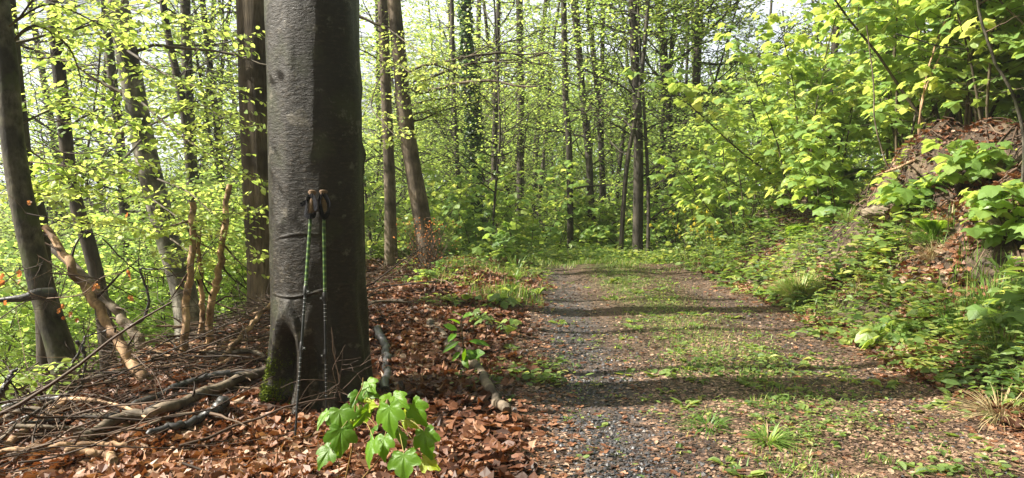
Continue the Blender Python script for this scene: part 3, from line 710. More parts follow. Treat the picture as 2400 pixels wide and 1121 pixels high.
scatter('young', 34, A1, 1.3, 'on the left valley slope', 2)
scatter('pole', 12, A1, 1.5, 'on the left valley slope', 3)
scatter('bush', 30, ray_region(-60, 640, 9, 26), 1.0, 'on the left valley slope', 4)
scatter('tall', 13, A2, 2.4, 'in the wood beyond the path', 5)
scatter('pole', 18, A2, 1.4, 'in the wood beyond the path', 6)
scatter('young', 36, ray_region(860, 1640, 17.5, 38), 1.2, 'in the wood beyond the path', 7)
scatter('bush', 16, ray_region(860, 1600, 19, 36), .9, 'in the wood beyond the path', 8)
scatter('tall', 10, A3, 2.6, 'above the right bank', 9)
scatter('young', 22, A3, 1.4, 'above the right bank', 10)
scatter('bush', 12, ray_region(1700, 2460, 13.5, 24), 1.2, 'above the right bank', 11)

# the wood behind the viewer, which shades the place from the open sky
def around(r): return -9 + 22 * r.random(), -1.6 - 12 * r.random()
scatter('tall', 12, around, 2.4, 'behind the viewer', 21)
scatter('young', 16, lambda r: (-7 + 16 * r.random(), -1.8 - 6 * r.random()), 1.3, 'behind the viewer', 22)
plant('young', -4.4, 2.1, 'left of the viewer', 1.0); plant('young', -6.5, .9, 'left of the viewer', 1.1)
scatter('young', 8, lambda r: (6.5 + 5 * r.random(), -1 + 5 * r.random()), 1.3, 'on the bank behind the viewer', 23)

# far wood: one mass nobody could count
mb = MB(); lm = MB(); n = 260
for i in range(n):
    a = R(-42 + 84 * rng.random()); d = 42 + 26 * rng.random(); x, y = math.sin(a) * d, math.cos(a) * d
    z0 = float(H(x, y)); h = 9 + 5 * rng.random()
    tube(mb, wander((x, y, z0 - 1), (0, 0, 1), h + 1, 4, .04), np.linspace(.14, .04, 5), 5, cap=False)
far_tr = mb.build('far_wood_trunks', M['bark_dark']); tag(far_tr, kind='stuff')
k = 110000; a = R(-43) + R(86) * rng.random(k); d = 40 + 30 * rng.random(k); x = np.sin(a) * d; y = np.cos(a) * d
zt = H(x, y) + (9.5 + 5 * vn(x * .25, y * .25) + 3 * vn(x * .7, y * .7)) * (1 - rng.random(k) ** 1.6) + .3
leaves(lm, KITE, np.stack([x, y, zt], -1), rdir(k), np.array([0, 0, 1]) + rng.normal(size=(k, 3)) * .5, .26 + .12 * rng.random(k), rnd=np.clip(.5 + .8 * fbm(x * .2, zt * .3 + y * .1) + rng.normal(size=k) * .15, 0, 1), wid=.9)
tag(lm.build('far_wood_foliage', M['far_leaf']), kind='stuff')

# ------------------------------------------------------------------ right bank: maple saplings
def maple_sapling(base, h, nst, size, label, fan=.5, lean=(0, 0), dens=1.0, seed=0, far=False, lo=.15):
    global rng
    rng = np.random.default_rng(seed + 100)
    root = empty('maple_sapling', base); tw = MB(); P = []; D = []; Nn = []; S = []
    for s in range(nst):
        a = rng.random() * 6.283; d = nrm(np.array([math.cos(a) * fan * rng.random() + lean[0], math.sin(a) * fan * rng.random() + lean[1], 1]))
        st = wander((.08 * math.cos(a), .08 * math.sin(a), -.1), d, h * (.7 + .4 * rng.random()), 8, .09, .02)
        tube(tw, st, np.linspace(.006 + .0035 * h, .003, 9), 6, cap=False)
        nb = int(h * 7.5 * dens) + 2
        for b in range(nb):
            t = lo + (1 - lo) * (b + rng.random()) / nb; p = interp(st, t); a2 = rng.random() * 6.283
            L = (.25 + .55 * rng.random()) * (1.1 - .6 * t) * min(1.3, .5 + h * .25)
            bp = wander(p, nrm(np.array([math.cos(a2), math.sin(a2), .35])), L, 4, .12)
            tube(tw, bp, np.linspace(.004, .0018, 5), 4, cap=False)
            for q in range(int(3 + L * 6)):
                lp = interp(bp, .25 + .75 * rng.random() if q else 1.0); a3 = rng.random() * 6.283
                pet = .5 * size * (.6 + .6 * rng.random()); pd = nrm(np.array([math.cos(a3), math.sin(a3), .25]))
                e = lp + pd * pet; tube(tw, np.array([lp, lp + pd * pet * .5 + [0, 0, .004], e]), .0011, 3, cap=False)
                P.append(e); dd = pd.copy(); dd[2] = -.15 - .5 * rng.random(); D.append(dd); Nn.append(np.array([0, 0, 1.]) + rng.normal(size=3) * .28); S.append(size * 1.3 * (.5 + .65 * rng.random()))
    tw.build('stems', M['stem'], root); lm = MB(); P = np.array(P)
    r = np.clip(.45 + .6 * fbm(P[:, 0] * 1.5, P[:, 2] * 1.5 + P[:, 1], 2) + rng.normal(size=len(P)) * .2, 0, 1)
    leaves(lm, MAPLE_LO, P, np.array(D), np.array(Nn), np.array(S), .6 + .8 * rng.random(len(P)), rnd=r)
    lm.build('foliage', M['maple_leaf'], root)
    tag(root, label, 'sapling', 'maple saplings on the right bank'); return root
mp = [  # px, distance from path edge v, depth, height, stems
 (3.3, 6.0, 2.6, 3, .13, 'nearest maple sapling at the top right edge of the bank'),
 (3.0, 7.4, 3.2, 4, .13, 'leafy maple sapling hanging over the bank top, upper right corner'),
 (2.5, 8.6, 3.4, 4, .13, 'dense maple sapling with pale hanging leaves above the bank hollow'),
 (2.2, 10.0, 3.6, 4, .13, 'maple sapling with tall fanned shoots behind the fern'),
 (3.6, 9.4, 4.0, 4, .13, 'tall maple sapling crowding the top of the bank at right'),
 (1.5, 11.3, 3.3, 4, .125, 'maple sapling reaching out over the path, left end of the bank'),
 (2.9, 11.5, 4.4, 4, .13, 'big leaved maple sapling behind the fanned shoots'),
 (1.0, 13.2, 2.7, 4, .12, 'rounded maple sapling above the yellow flowers'),
 (.9, 15.2, 2.5, 4, .12, 'maple sapling beside the stout dark trunk at the path end'),
 (2.2, 14.0, 4.2, 4, .12, 'maple sapling tall and pale against the sky gap'),
 (4.4, 7.6, 4.2, 4, .13, 'maple sapling set back on the bank, far upper right'),
 (4.8, 10.5, 5.0, 5, .13, 'tall maple sapling set back, right of the sky gap'),
 (.6, 17.0, 2.0, 4, .11, 'low maple sapling at the far right corner of the path'),
 (3.6, 13.0, 4.6, 5, .13, 'broad maple sapling far back on the bank'),
 (5.6, 8.6, 4.6, 5, .13, 'maple sapling at the far right with slanting stems'),
 (2.6, 9.3, 5.0, 5, .13, 'tall leafy maple sapling overhanging the middle of the bank'), (3.2, 8.2, 5.0, 5, .13, 'maple sapling screening the upper right, second row'), (1.9, 12.4, 4.6, 5, .13, 'maple sapling just right of the sky gap'), (2.9, 10.4, 5.2, 5, .13, 'maple sapling whose crown closes the top of the bank'), (4.0, 8.4, 5.2, 5, .13, 'maple sapling behind the slender pinkish trunk'), (2.6, 6.9, 3.4, 4, .13, 'maple sapling leaning out over the bank near the right edge'), (1.3, 9.9, 1.6, 4, .12, 'short maple sapling at the foot of the bank by the fern'), (4.6, 12.6, 5.4, 5, .13, 'highest maple sapling at the back of the bank'),
 (3.2, 16.5, 4.5, 5, .12, 'maple sapling in the dip behind the sky gap')]
for i, (v, y, h, ns, sz, lab) in enumerate(mp):
    x = float(path_c(y)) + 1.42 + v
    maple_sapling(on(x, y), h, ns, sz, lab, seed=i, fan=.6, lean=(-.12 if v < 3.2 else 0, 0))
rng = np.random.default_rng(11)
# beyond the path end, and left verge saplings
for i, (px, d, h, lab) in enumerate([(1010, 13.5, 1.3, 'leafy maple sapling behind the dead brown shrub'), (1120, 14.5, 1.6, 'maple sapling at the foot of the ivy clad tree'), (1230, 16.0, 1.9, 'maple sapling with pale leaves left of the path end'),
                                     (1290, 17.0, 2.2, 'maple sapling just behind the left end of the path'), (1400, 17.5, 2.0, 'maple sapling in the middle of the path end'), (1450, 18.2, 2.4, 'maple sapling right of the middle of the path end'), (1180, 12.5, .8, 'knee high maple sapling on the left verge near the path end'),
                                     (1075, 15.5, 3.0, 'tall pale leaved maple sapling between the leaning tree and the ivy clad tree'), (1195, 16.5, 3.2, 'tall pale leaved maple sapling between the ivy clad tree and the path end'), (1290, 18.5, 3.6, 'tall maple sapling rising behind the left end of the path'),
                                     (1400, 19.5, 3.4, 'tall maple sapling rising behind the middle of the path end'), (1470, 17.5, 2.6, 'maple sapling leaning against the stout dark trunk'), (1560, 17.0, 3.6, 'tall maple sapling just right of the stout dark trunk'), (1590, 16.5, 3.0, 'tall maple sapling left of the yellow flowers'), (960, 14.5, 2.6, 'maple sapling between the straight trunk and the leaning tree')]):
    x = (px - 1200) / F * d; s = maple_sapling(on(x, d), h, 3 if h < 2.5 else 5, .115, lab, seed=40 + i, fan=.6 if h < 2.5 else .9); s['group'] = 'maple saplings at the path end'

# ------------------------------------------------------------------ helpers for scattering on the terrain
def hn(x, y):
    e = .04; z = H(x, y); return nrm(np.stack([-(H(x + e, y) - z) / e, -(H(x, y + e) - z) / e, np.ones_like(z)], -1)), z
def region(n, fx, d0, d1, p0=-60, p1=2460, power=1.0):
    """points in view, density falling with distance; fx(x, y, rel, v) keeps"""
    d = d0 * (d1 / d0) ** (rng.random(n) ** power); px = p0 + (p1 - p0) * rng.random(n); x = (px - 1200) / F * d
    rel = x - path_c(d); keep = fx(x, d, rel)
    return x[keep], d[keep]
def lay(mb, T, x, y, S, dz, tilt, curl, rnd=None, wid=1.0):
    nn, z = hn(x, y); n = len(x); a = rng.random(n) * 6.283
    N = nn + rng.normal(size=(n, 3)) * tilt
    leaves(mb, T, np.stack([x, y, z + dz], -1), np.stack([np.cos(a), np.sin(a), 0 * a], -1) - 0 * nn, N, S, curl, rnd, wid)

# ------------------------------------------------------------------ leaf litter
mb = MB()
x, y = region(52000, lambda x, y, r: (r < -1.25 - .5 * rng.random(len(x)) + .7 * vn(x * 1.5, y * 1.5)) & (x > slope_edge(y) - 2.2) & (rng.random(len(x)) < .62 + 1.3 * fbm(x * 2.2 + 4, y * 2.2, 3)) , 2.3, 16, -60, 1300)
n = len(x); lay(mb, CURL, x, y, .035 + .075 * rng.random(n), .008 + .03 * rng.random(n), .42, .2 + 1.2 * rng.random(n), np.clip(.45 + .6 * fbm(x * 1.4, y * 1.4, 3) + rng.normal(size=n) * .25, 0, 1), .7 + .5 * rng.random(n))
x, y = region(30000, lambda x, y, r: (r < -1.25 - .5 * rng.random(len(x)) + .7 * vn(x * 1.5, y * 1.5)) & (x > slope_edge(y) - 2.2), 2.3, 16, -60, 1300)
n = len(x); lay(mb, BEECH, x, y, .05 + .05 * rng.random(n), .006 + .035 * rng.random(n), .5, rng.normal(size=n) * 3.0, np.clip(.5 + .6 * fbm(x * 1.2 + 8, y * 1.2, 3) + rng.normal(size=n) * .25, 0, 1), .8 + .5 * rng.random(n))
x, y = region(34000, lambda x, y, r: (r > 1.3) & (r < 7) & (fbm(x * 1.5 + 5, y * 1.5, 3) > -.16), 3.5, 15, 1500, 2460)
n = len(x); lay(mb, CURL, x, y, .04 + .05 * rng.random(n), .008 + .02 * rng.random(n), .35, .3 + 1.2 * rng.random(n), np.clip(.5 + .5 * fbm(x * 2, y * 2, 3) + rng.normal(size=n) * .25, 0, 1), .7 + .5 * rng.random(n))
x, y = region(22000, lambda x, y, r: (r > -1.5) & (r < 1.6) & (rng.random(len(x)) < .06 + .9 * sst(.95, 1.5, np.abs(r) + .35 * vn(x * 2, y * 2))), 2.3, 16, 900, 2460)
n = len(x); lay(mb, CURL, x, y, .035 + .035 * rng.random(n), .004, .16, .3 + .5 * rng.random(n), np.clip(.6 + rng.normal(size=n) * .25, 0, 1), .8)
tag(mb.build('leaf_litter', M['litter']), kind='stuff')
# darker rotted scraps between the leaves
# trampled crumbs of leaf and bark on the path
m = leaf_mat('crumbs', [(0, (.022, .014, .012)), (.35, (.075, .044, .03)), (.75, (.22, .135, .092)), (1, (.38, .26, .18))], [(0, (.1, .05, .03)), (1, (.1, .05, .03))], .02, .5, .4)
mb = MB(); x, y = region(170000, lambda x, y, r: (r > -2.1) & (r < 1.6) & (rng.random(len(x)) < np.clip((r + 2.1) * 2.2, 0, .97) - .8 * np.exp(-((r + .95) / .34) ** 2) * (1 - sst(9, 14, y))), 2.3, 16, 900, 2460)
n = len(x); lay(mb, KITE, x, y, .012 + .03 * rng.random(n) ** 2, .004, .22, 1.0, np.clip(.45 + .5 * fbm(x * 3, y * 3, 3) + rng.normal(size=n) * .28, 0, 1), .5 + .9 * rng.random(n))
tag(mb.build('leaf_crumbs', m), kind='stuff')
# gravel
STONE = tpl([(0, 0, .5), (.5, .1, .1), (.1, .45, .05), (-.45, .2, .12), (-.35, -.35, .05), (.25, -.42, .1), (0, 0, -.3)],
            [[[0, 1, 2], [0, 2, 3], [0, 3, 4], [0, 4, 5], [0, 5, 1], [6, 2, 1], [6, 3, 2], [6, 4, 3], [6, 5, 4], [6, 1, 5]]])
m, nn_, out = newmat('gravel'); at = N_(nn_, 'ShaderNodeAttribute', attribute_name='rnd'); p = N_(nn_, 'ShaderNodeBsdfPrincipled'); p.inputs['Roughness'].default_value = .45
nn_.links.new(ramp(nn_, [(0, (.013, .013, .015)), (.4, (.034, .035, .042)), (.8, (.075, .074, .08)), (.97, (.13, .115, .10)), (1, (.2, .19, .18))], at.outputs['Fac']).outputs[0], p.inputs['Base Color']); nn_.links.new(p.outputs[0], out.inputs[0])
mb = MB(); x, y = region(70000, lambda x, y, r: (np.abs(r) < 1.45) & (rng.random(len(x)) < (.025 + .85 * np.exp(-((r + .95) / .28) ** 2) * (1 - .75 * sst(6, 11, y)) + .12 * np.exp(-((r - .85) / .3) ** 2)) * (r > -1.45) * (1 + 1.6 * fbm(x * 2.5, y * 2.5, 2))), 2.3, 13, 1000, 2460)
n = len(x); lay(mb, STONE, x, y, .010 + .028 * rng.random(n) ** 2.5, .001, .5, .4 + .5 * rng.random(n), rng.random(n) ** 1.2)
tag(mb.build('gravel', m), kind='stuff')

# ------------------------------------------------------------------ grass and ground cover
def blades(mb, x, y, h, z=None, spread=.5, wdt=.004, rnd=None, bend=.5):
    n = len(x); z = H(x, y) if z is None else z; a = rng.random(n) * 6.283; ln = spread * rng.random(n)
    d = np.stack([np.cos(a) * ln, np.sin(a) * ln, np.ones(n)], -1); d = nrm(d); P = np.stack([x, y, z - .005], -1)
    h = np.broadcast_to(h, (n,)); s = np.stack([-np.sin(a), np.cos(a), 0 * a], -1) * (wdt * (.7 + .6 * rng.random(n)))[:, None]
    dn = np.stack([np.cos(a), np.sin(a), -.5 + 0 * a], -1) * (bend * ln * h)[:, None]
    m1 = P + d * (h * .55)[:, None] + dn * .25; tp = P + d * h[:, None] + dn
    V = np.stack([P - s, P + s, m1 + s * .8, m1 - s * .8, tp], 1).reshape(-1, 3); i = np.arange(n)[:, None] * 5
    r = rng.random(n) if rnd is None else rnd
    b = mb.n; mb.add(V, i + np.array([[0, 1, 2, 3]]), r); mb.f.append(i + np.array([[3, 2, 4]]) + b); mb.r.append(np.asarray(r, float)); mb.sm.append(np.full(n, False))
mb = MB()
x, y = region(150000, lambda x, y, r: (np.abs(r - .1) < .9) & (rng.random(len(x)) < np.exp(-((r - .1) / .42) ** 2) * (.22 + .88 * sst(6.5, 12, y)) * (fbm(x * 2.2, y * 2.2, 3) > -.1)), 3, 17, 1100, 2400)
blades(mb, x, y, .03 + .04 * rng.random(len(x)), spread=1.2, wdt=.003)
x, y = region(30000, lambda x, y, r: (r > 1.25) & (r < 2.6) & (r > 1.5) & (fbm(x * 1.2, y * 1.2 + 9, 3) > .26), 3.2, 15, 1300, 2460)
blades(mb, x, y, .12 + .16 * rng.random(len(x)), spread=.9, wdt=.004)
x, y = region(16000, lambda x, y, r: (r < -1.2) & (r > -2.6) & (fbm(x * 1.4, y * 1.4 + 3, 3) > .32), 8, 17, 850, 1400)
blades(mb, x, y, .08 + .14 * rng.random(len(x)), spread=.8, wdt=.004)
x, y = region(60000, lambda x, y, r: (np.abs(r) < 1.9) & (rng.random(len(x)) < sst(11.5, 14, y) * (.35 + 1.5 * fbm(x * 1.5, y * 1.5, 3))), 11, 17, 1150, 1750)
blades(mb, x, y, .05 + .09 * rng.random(len(x)), spread=1.0, wdt=.004)
tag(mb.build('grass', M['grass']), kind='stuff')
# small leaves close to the ground on the path strip and verges
def cover(x, y, hh, size, per, name, mat='cover_leaf', T=ROUND, stemm=True, rad=.06):
    mb = MB(); n = len(x)
    X_ = np.repeat(x, per) + rng.normal(size=n * per) * rad; Y_ = np.repeat(y, per) + rng.normal(size=n * per) * rad
    hz = np.repeat(hh, per) * rng.random(n * per); z = H(X_, Y_) + .01 + hz; k = n * per
    a = rng.random(k) * 6.283; D = np.stack([np.cos(a), np.sin(a), .25 - .5 * rng.random(k)], -1); N = np.array([0, 0, 1.]) + rng.normal(size=(k, 3)) * .35
    tn = np.clip(.45 + .5 * fbm(X_ * 2, Y_ * 2, 2) + .5 * (hz / np.maximum(np.repeat(hh, per), .01) - .5) * 0 + rng.normal(size=k) * .28, 0, 1)
    sz = size * (.35 + 1.0 * rng.random(k) ** 1.4) * (.8 + .5 * (fbm(X_ * 1.3, Y_ * 1.3, 2) > .1)); P_ = np.stack([X_, Y_, z], -1); cu = .5 + 1.5 * rng.random(k)
    kind_ = fbm(X_ * 1.8 + 4, Y_ * 1.8, 2) + .25 * rng.normal(size=k)
    for lo_, hi_, T_, wd_ in ((-9, -.12, ROUND, .8), (-.12, .12, BEECH, 1.0), (.12, 9, BEECH, .62)):
        q = (kind_ >= lo_) & (kind_ < hi_)
        if q.any(): leaves(mb, T_, P_[q], D[q], N[q], sz[q] * (1.5 if wd_ < .7 else 1.15), cu[q], tn[q], wd_)
    return mb
x, y = region(5000, lambda x, y, r: (np.abs(r - .1) < 1.25) & (fbm(x * 1.7, y * 1.7 + 5, 3) > -.1) & (rng.random(len(x)) < .12 + .8 * np.exp(-((r - .15) / .5) ** 2)), 3, 16, 1100, 2400)
tag(cover(x, y, .015 + .03 * rng.random(len(x)), .028, 7, 'c', rad=.035).build('clover_patches', M['cover_leaf']), kind='stuff')
def vr(x, y, r):
    e = 1.38 + .22 * fbm(x * 0 + 3, y * .9, 3)
    wdt = .75 + .5 * sst(5, 12, y) + 1.0 * sst(9, 15, y)
    return (r > e) & (r < e + wdt + .5 * fbm(x * 1.5, y * 1.5, 2))
x, y = region(5600, vr, 3.4, 17, 1400, 2460)
r_ = x - path_c(y); hh = .05 + .30 * sst(1.35, 1.9, r_) * np.clip(1 + 2.2 * fbm(x * 1.6, y * 1.6, 2), .1, 2)
tag(cover(x, y, hh, .075, 9, 'c', rad=.09).build('bramble_cover', M['cover_leaf']), kind='stuff')
x, y = region(5200, lambda x, y, r: (r > 2.0) & (r < 8) & (fbm(x * 1.1 + 9, y * 1.1, 3) + .34 * sst(8.0, 11.5, y) > .27), 5, 19, 1500, 2460)
tag(cover(x, y, .05 + .2 * rng.random(len(x)), .055, 8, 'c', rad=.08).build('bank_undergrowth', M['cover_leaf']), kind='stuff')
x, y = region(2600, lambda x, y, r: (r < -1.1) & (r > -3.4) & (fbm(x * 1.3 + 2, y * 1.3, 3) > .26 - .38 * sst(7, 13, y)), 4, 18, 830, 1350)
tag(cover(x, y, .04 + .14 * rng.random(len(x)) * sst(6, 12, y), .05, 6, 'c', rad=.07).build('verge_undergrowth', M['cover_leaf']), kind='stuff')

x, y = region(2600, lambda x, y, r: y > 13.6 + .8 * vn(x, y), 13.5, 20, 880, 1600)
tag(cover(x, y, .25 + .5 * rng.random(len(x)) * sst(13.5, 16, y), .08, 12, 'c', rad=.16).build('path_end_undergrowth', M['cover_leaf']), kind='stuff')
x, y = region(5200, lambda x, y, r: fbm(x * .5, y * .5, 2) > -.15, 17.5, 34, 860, 1700)
tag(cover(x, y, .3 + 1.3 * rng.random(len(x)), .10, 10, 'c', rad=.25).build('woodland_undergrowth', M['far_leaf']), kind='stuff')
x, y = region(4200, lambda x, y, r: fbm(x * .5, y * .5, 2) > -.1, 9, 30, -60, 600)
tag(cover(x, y, .3 + 1.2 * rng.random(len(x)), .09, 9, 'c', rad=.25).build('slope_undergrowth', M['far_leaf']), kind='stuff')
# single grass tufts
def tuft(px, py, rad, h, n, label, mat='grass', wdt=.0035, tone=None, spread=.9, lift=0):
    g = G(px, py); base = g.copy(); root = empty('grass_tuft', base, label=label, cat='grass tuft', group='grass tufts')
    a = rng.random(n) * 6.283; r = rad * np.sqrt(rng.random(n)) * .35; x = base[0] + r * np.cos(a); y = base[1] + r * np.sin(a)
    mb = MB(); ln = spread * (.25 + .75 * rng.random(n))
    z = H(x, y) - base[2]; hh = h * (.5 + .6 * rng.random(n))
    P = np.stack([x - base[0], y - base[1], z - .01], -1)
    d = nrm(np.stack([np.cos(a) * ln, np.sin(a) * ln, np.ones(n)], -1)); s = np.stack([-np.sin(a), np.cos(a), 0 * a], -1) * wdt
    dr = np.stack([np.cos(a), np.sin(a), -.7 + 0 * a], -1) * (ln * hh)[:, None]
    q1 = P + d * (hh * .4)[:, None] + dr * .06; q2 = P + d * (hh * .75)[:, None] + dr * .25; tp = P + d * hh[:, None] + dr * .55
    V = np.stack([P - s, P + s, q1 + s, q1 - s, q2 + s * .7, q2 - s * .7, tp], 1).reshape(-1, 3); i = np.arange(n)[:, None] * 7
    rr = rng.random(n) if tone is None else np.clip(tone + .2 * rng.normal(size=n), 0, 1); b = mb.n
    mb.add(V, i + np.array([[0, 1, 2, 3]]), rr); mb.f.append(i + np.array([[3, 2, 4, 5]]) + b); mb.r.append(rr); mb.sm.append(np.full(n, False))
    mb.f.append(i + np.array([[5, 4, 6]]) + b); mb.r.append(rr); mb.sm.append(np.full(n, False))
    mb.build('blades', M[mat], root); return root
tuft(1872, 705, .30, .36, 1500, 'big round bright tuft of fine grass at the right edge of the path', tone=.75, wdt=.0034)
tuft(1800, 1035, .12, .13, 190, 'bright green tuft of coarse grass in the path foreground', tone=.55, wdt=.0035, spread=1.6)
tuft(1660, 1000, .16, .11, 150, 'flat dark green grass tuft left of the bright coarse tuft', tone=.1, wdt=.003, spread=2.0)
tuft(1888, 750, .14, .09, 200, 'short dark tuft of grass on the path below the big round one', tone=.0, wdt=.0025, spread=1.2)
tuft(1210, 640, .15, .38, 60, 'broad bladed tuft on the left verge near the path end', tone=.5, wdt=.012)
tuft(1205, 655, .2, .2, 120, 'low grassy tuft at the foot of the broad bladed one', tone=.4)
tuft(2350, 850, .25, .42, 160, 'tall thin seeding grass at the right edge of the picture', tone=.75, wdt=.0022, spread=.5)
tuft(2345, 975, .2, .25, 220, 'bundle of dry straw coloured grass at the right edge of the path', 'straw', wdt=.0025, spread=1.8)
tuft(2185, 560, .18, .34, 700, 'dark tuft of long grass hanging from the bank', tone=.15, wdt=.002, spread=1.5)
tuft(2190, 600, .15, .28, 200, 'dry straw tuft under the hanging grass on the bank', 'straw', wdt=.002, spread=1.5)
tuft(1985, 520, .15, .25, 130, 'thin grass tuft beside the dark hollow of the bank', tone=.6, wdt=.0025)
tuft(2245, 780, .3, .34, 260, 'dark long bladed grass in the right verge', tone=.1, wdt=.0035)
tuft(2330, 740, .25, .34, 200, 'long bladed grass behind the verge at the far right', tone=.25, wdt=.0035)
tuft(1560, 590, .4, .40, 500, 'bluish grass tuft at the right corner of the path end', tone=.2, wdt=.003)
tuft(1330, 612, .4, .12, 500, 'low grass patch where the path ends', tone=.5, wdt=.003)

# dock plants: broad upright leaves
def dock(px, py, n, L, label, tone=.3, rise=1.2, name='dock_plant', mat='cover_leaf', T=BEECH, wid=.55, group='broad leaved plants'):
    g = G(px, py); root = empty(name, g, label=label, cat='plant', group=group); a = rng.random(n) * 6.283
    D = np.stack([np.cos(a), np.sin(a), rise * (.4 + .8 * rng.random(n))], -1); P = np.stack([.015 * np.cos(a), .015 * np.sin(a), 0 * a], -1)
    N = np.array([0, 0, 1.]) - .3 * D + rng.normal(size=(n, 3)) * .2; mb = MB()
    leaves(mb, T, P, D, N, L * (.6 + .6 * rng.random(n)), 2.0 + rng.random(n), np.clip(tone + .25 * rng.normal(size=n), 0, 1), wid)
    mb.build('leaves', M[mat], root); return root
for px, py, n, L, lab, tn in ((1975, 660, 11, .30, 'upright dark broad leaved dock behind the big round tuft', .2), (2090, 700, 12, .28, 'broad leaved dock in the middle of the right verge', .25), (2060, 665, 9, .26, 'narrow dock rosette between the two larger docks', .3),
                              (2205, 905, 6, .16, 'young dock with two upright pale leaves at the verge edge', .6), (2290, 880, 6, .15, 'young dock nearest the straw grass', .6), (2240, 935, 7, .12, 'dock seedling on the path edge below the verge', .6),
                              (1690, 640, 9, .22, 'dark dock at the right path edge in the distance', .1), (1610, 870, 7, .08, 'dock rosette on the path in the tree shadow', .2), (1430, 665, 8, .16, 'dock rosette on the grassy strip far up the path', .4),
                              (1260, 690, 9, .16, 'dock rosette at the left edge of the path', .4), (1195, 690, 9, .22, 'upright dock on the left verge', .35), (2350, 640, 8, .22, 'dock under the bank at the far right', .2)):
    dock(px, py, n, L, lab, tn)
# weed seedlings sprinkled on the path
wp = [dock(1700 + 60 * i, 1040, 5 + i, .055, 'w', .55, .5, 'weed_seedling', T=(ROUND, BEECH)[i % 2], wid=(.8, .7)[i % 2], group='weed seedlings on the gravel path') for i in range(6)]
wk = {o.name: kids(o) for o in wp}
spots = [(1515, 935), (1640, 945), (1740, 945), (1890, 930), (1960, 720), (1700, 1090), (1510, 1100), (1590, 1060), (2050, 1060), (2130, 1110), (2330, 965), (2310, 1085), (2160, 1100), (1860, 1110), (1400, 1000), (1330, 985), (1360, 1075), (1450, 1070),
         (1310, 905), (1395, 905), (1900, 875), (1830, 840), (1850, 790), (1770, 790), (1600, 810), (1660, 830), (1520, 740), (1580, 700), (1450, 700), (1310, 760), (1340, 860), (1425, 850), (1640, 740), (1740, 720), (1470, 880), (1560, 920), (2010, 960), (2100, 1000), (1960, 1020), (2240, 990)]
rw = np.random.default_rng(5)
for _ in range(150):
    d = 3.3 * (11 / 3.3) ** rw.random(); r = rw.normal() * .5 + .25; x = float(path_c(d)) + r
    q = (1200 + x / d * F, 443 + CH * F / d)
    if q[0] < 2400 and q[1] < 1115 and -.7 < r < 1.4: spots.append(q)
for i, (px, py) in enumerate(spots):
    g = G(px, py, 0); pr = wp[i % 6]; o = pr if i < 6 else copy_tree(pr, wk[pr.name]); o.location = g; o.rotation_euler[2] = rng.random() * 6; s = .6 + 1.1 * rng.random() ** 1.5; o.scale = (s, s, s)
    tag(o, 'small green weed seedling growing on the gravel path', 'weed', 'weed seedlings on the gravel path')
# weeds in the litter on the left
wl = [dock(1000, 900, 6 + i, .06, 'w', .6, .8, 'weed_seedling', T=ROUND, wid=.8, group='seedlings in the leaf litter') for i in range(3)]
wk = {o.name: kids(o) for o in wl}
for i, (px, py) in enumerate([(660, 1040), (650, 1075), (750, 930), (1130, 790), (1160, 860), (1170, 740), (1110, 720), (1050, 690), (1150, 900), (1180, 940), (1090, 640), (1240, 660), (1125, 1000), (680, 1118), (450, 1080), (930, 840), (1000, 720), (1200, 820), (1190, 1070), (1060, 660)]):
    pr = wl[i % 3]; o = pr if i < 3 else copy_tree(pr, wk[pr.name]); o.location = G(px, py); o.rotation_euler[2] = rng.random() * 6; s = .7 + .7 * rng.random(); o.scale = (s, s, s)
    tag(o, 'small green seedling sprouting from the dead leaves left of the path', 'weed', 'seedlings in the leaf litter')

# ferns
def fern(px, py, n, L, label):
    g = G(px, py); root = empty('fern', g, label=label, cat='fern', group='ferns on the bank'); mb = MB()
    for i in range(n):
        a = rng.random() * 6.283; d = np.array([math.cos(a) * .55, math.sin(a) * .55, 1.]); pts = [np.zeros(3)]; d = nrm(d)
        for k in range(9): pts.append(pts[-1] + d * L / 9); d = nrm(d + [.06 * math.cos(a), .06 * math.sin(a), -.11])
        pts = np.array(pts); tube(mb, pts, np.linspace(.003, .001, 10), 4, .3, cap=False)
        t = np.repeat(np.linspace(.15, .98, 24), 2) * 8.99; ii = t.astype(int); p = pts[ii] + (pts[ii + 1] - pts[ii]) * (t - ii)[:, None]
        T_ = nrm(pts[ii + 1] - pts[ii]); sd = nrm(np.cross(T_, [0, 0, 1.])) * np.tile([1, -1], 24)[:, None]
        leaves(mb, KITE, p, sd + T_ * .35, np.cross(sd, T_) * np.tile([1, -1], 24)[:, None], .30 * L * np.sin(np.clip(1.05 - t / 9, .03, 1) * 2.4 + .3), wid=.35)
    mb.build('fronds', M['fern'], root)
fern(1965, 455, 12, .75, 'tall fern with many light fronds above the dark hollow'); fern(1930, 470, 8, .55, 'lower fern left of the tall one')
fern(1850, 560, 7, .4, 'small fern on the slope below the hollow'); fern(1790, 540, 6, .38, 'small fern near the yellow flowers'); fern(2190, 560, 6, .35, 'small fern beside the hanging grass')

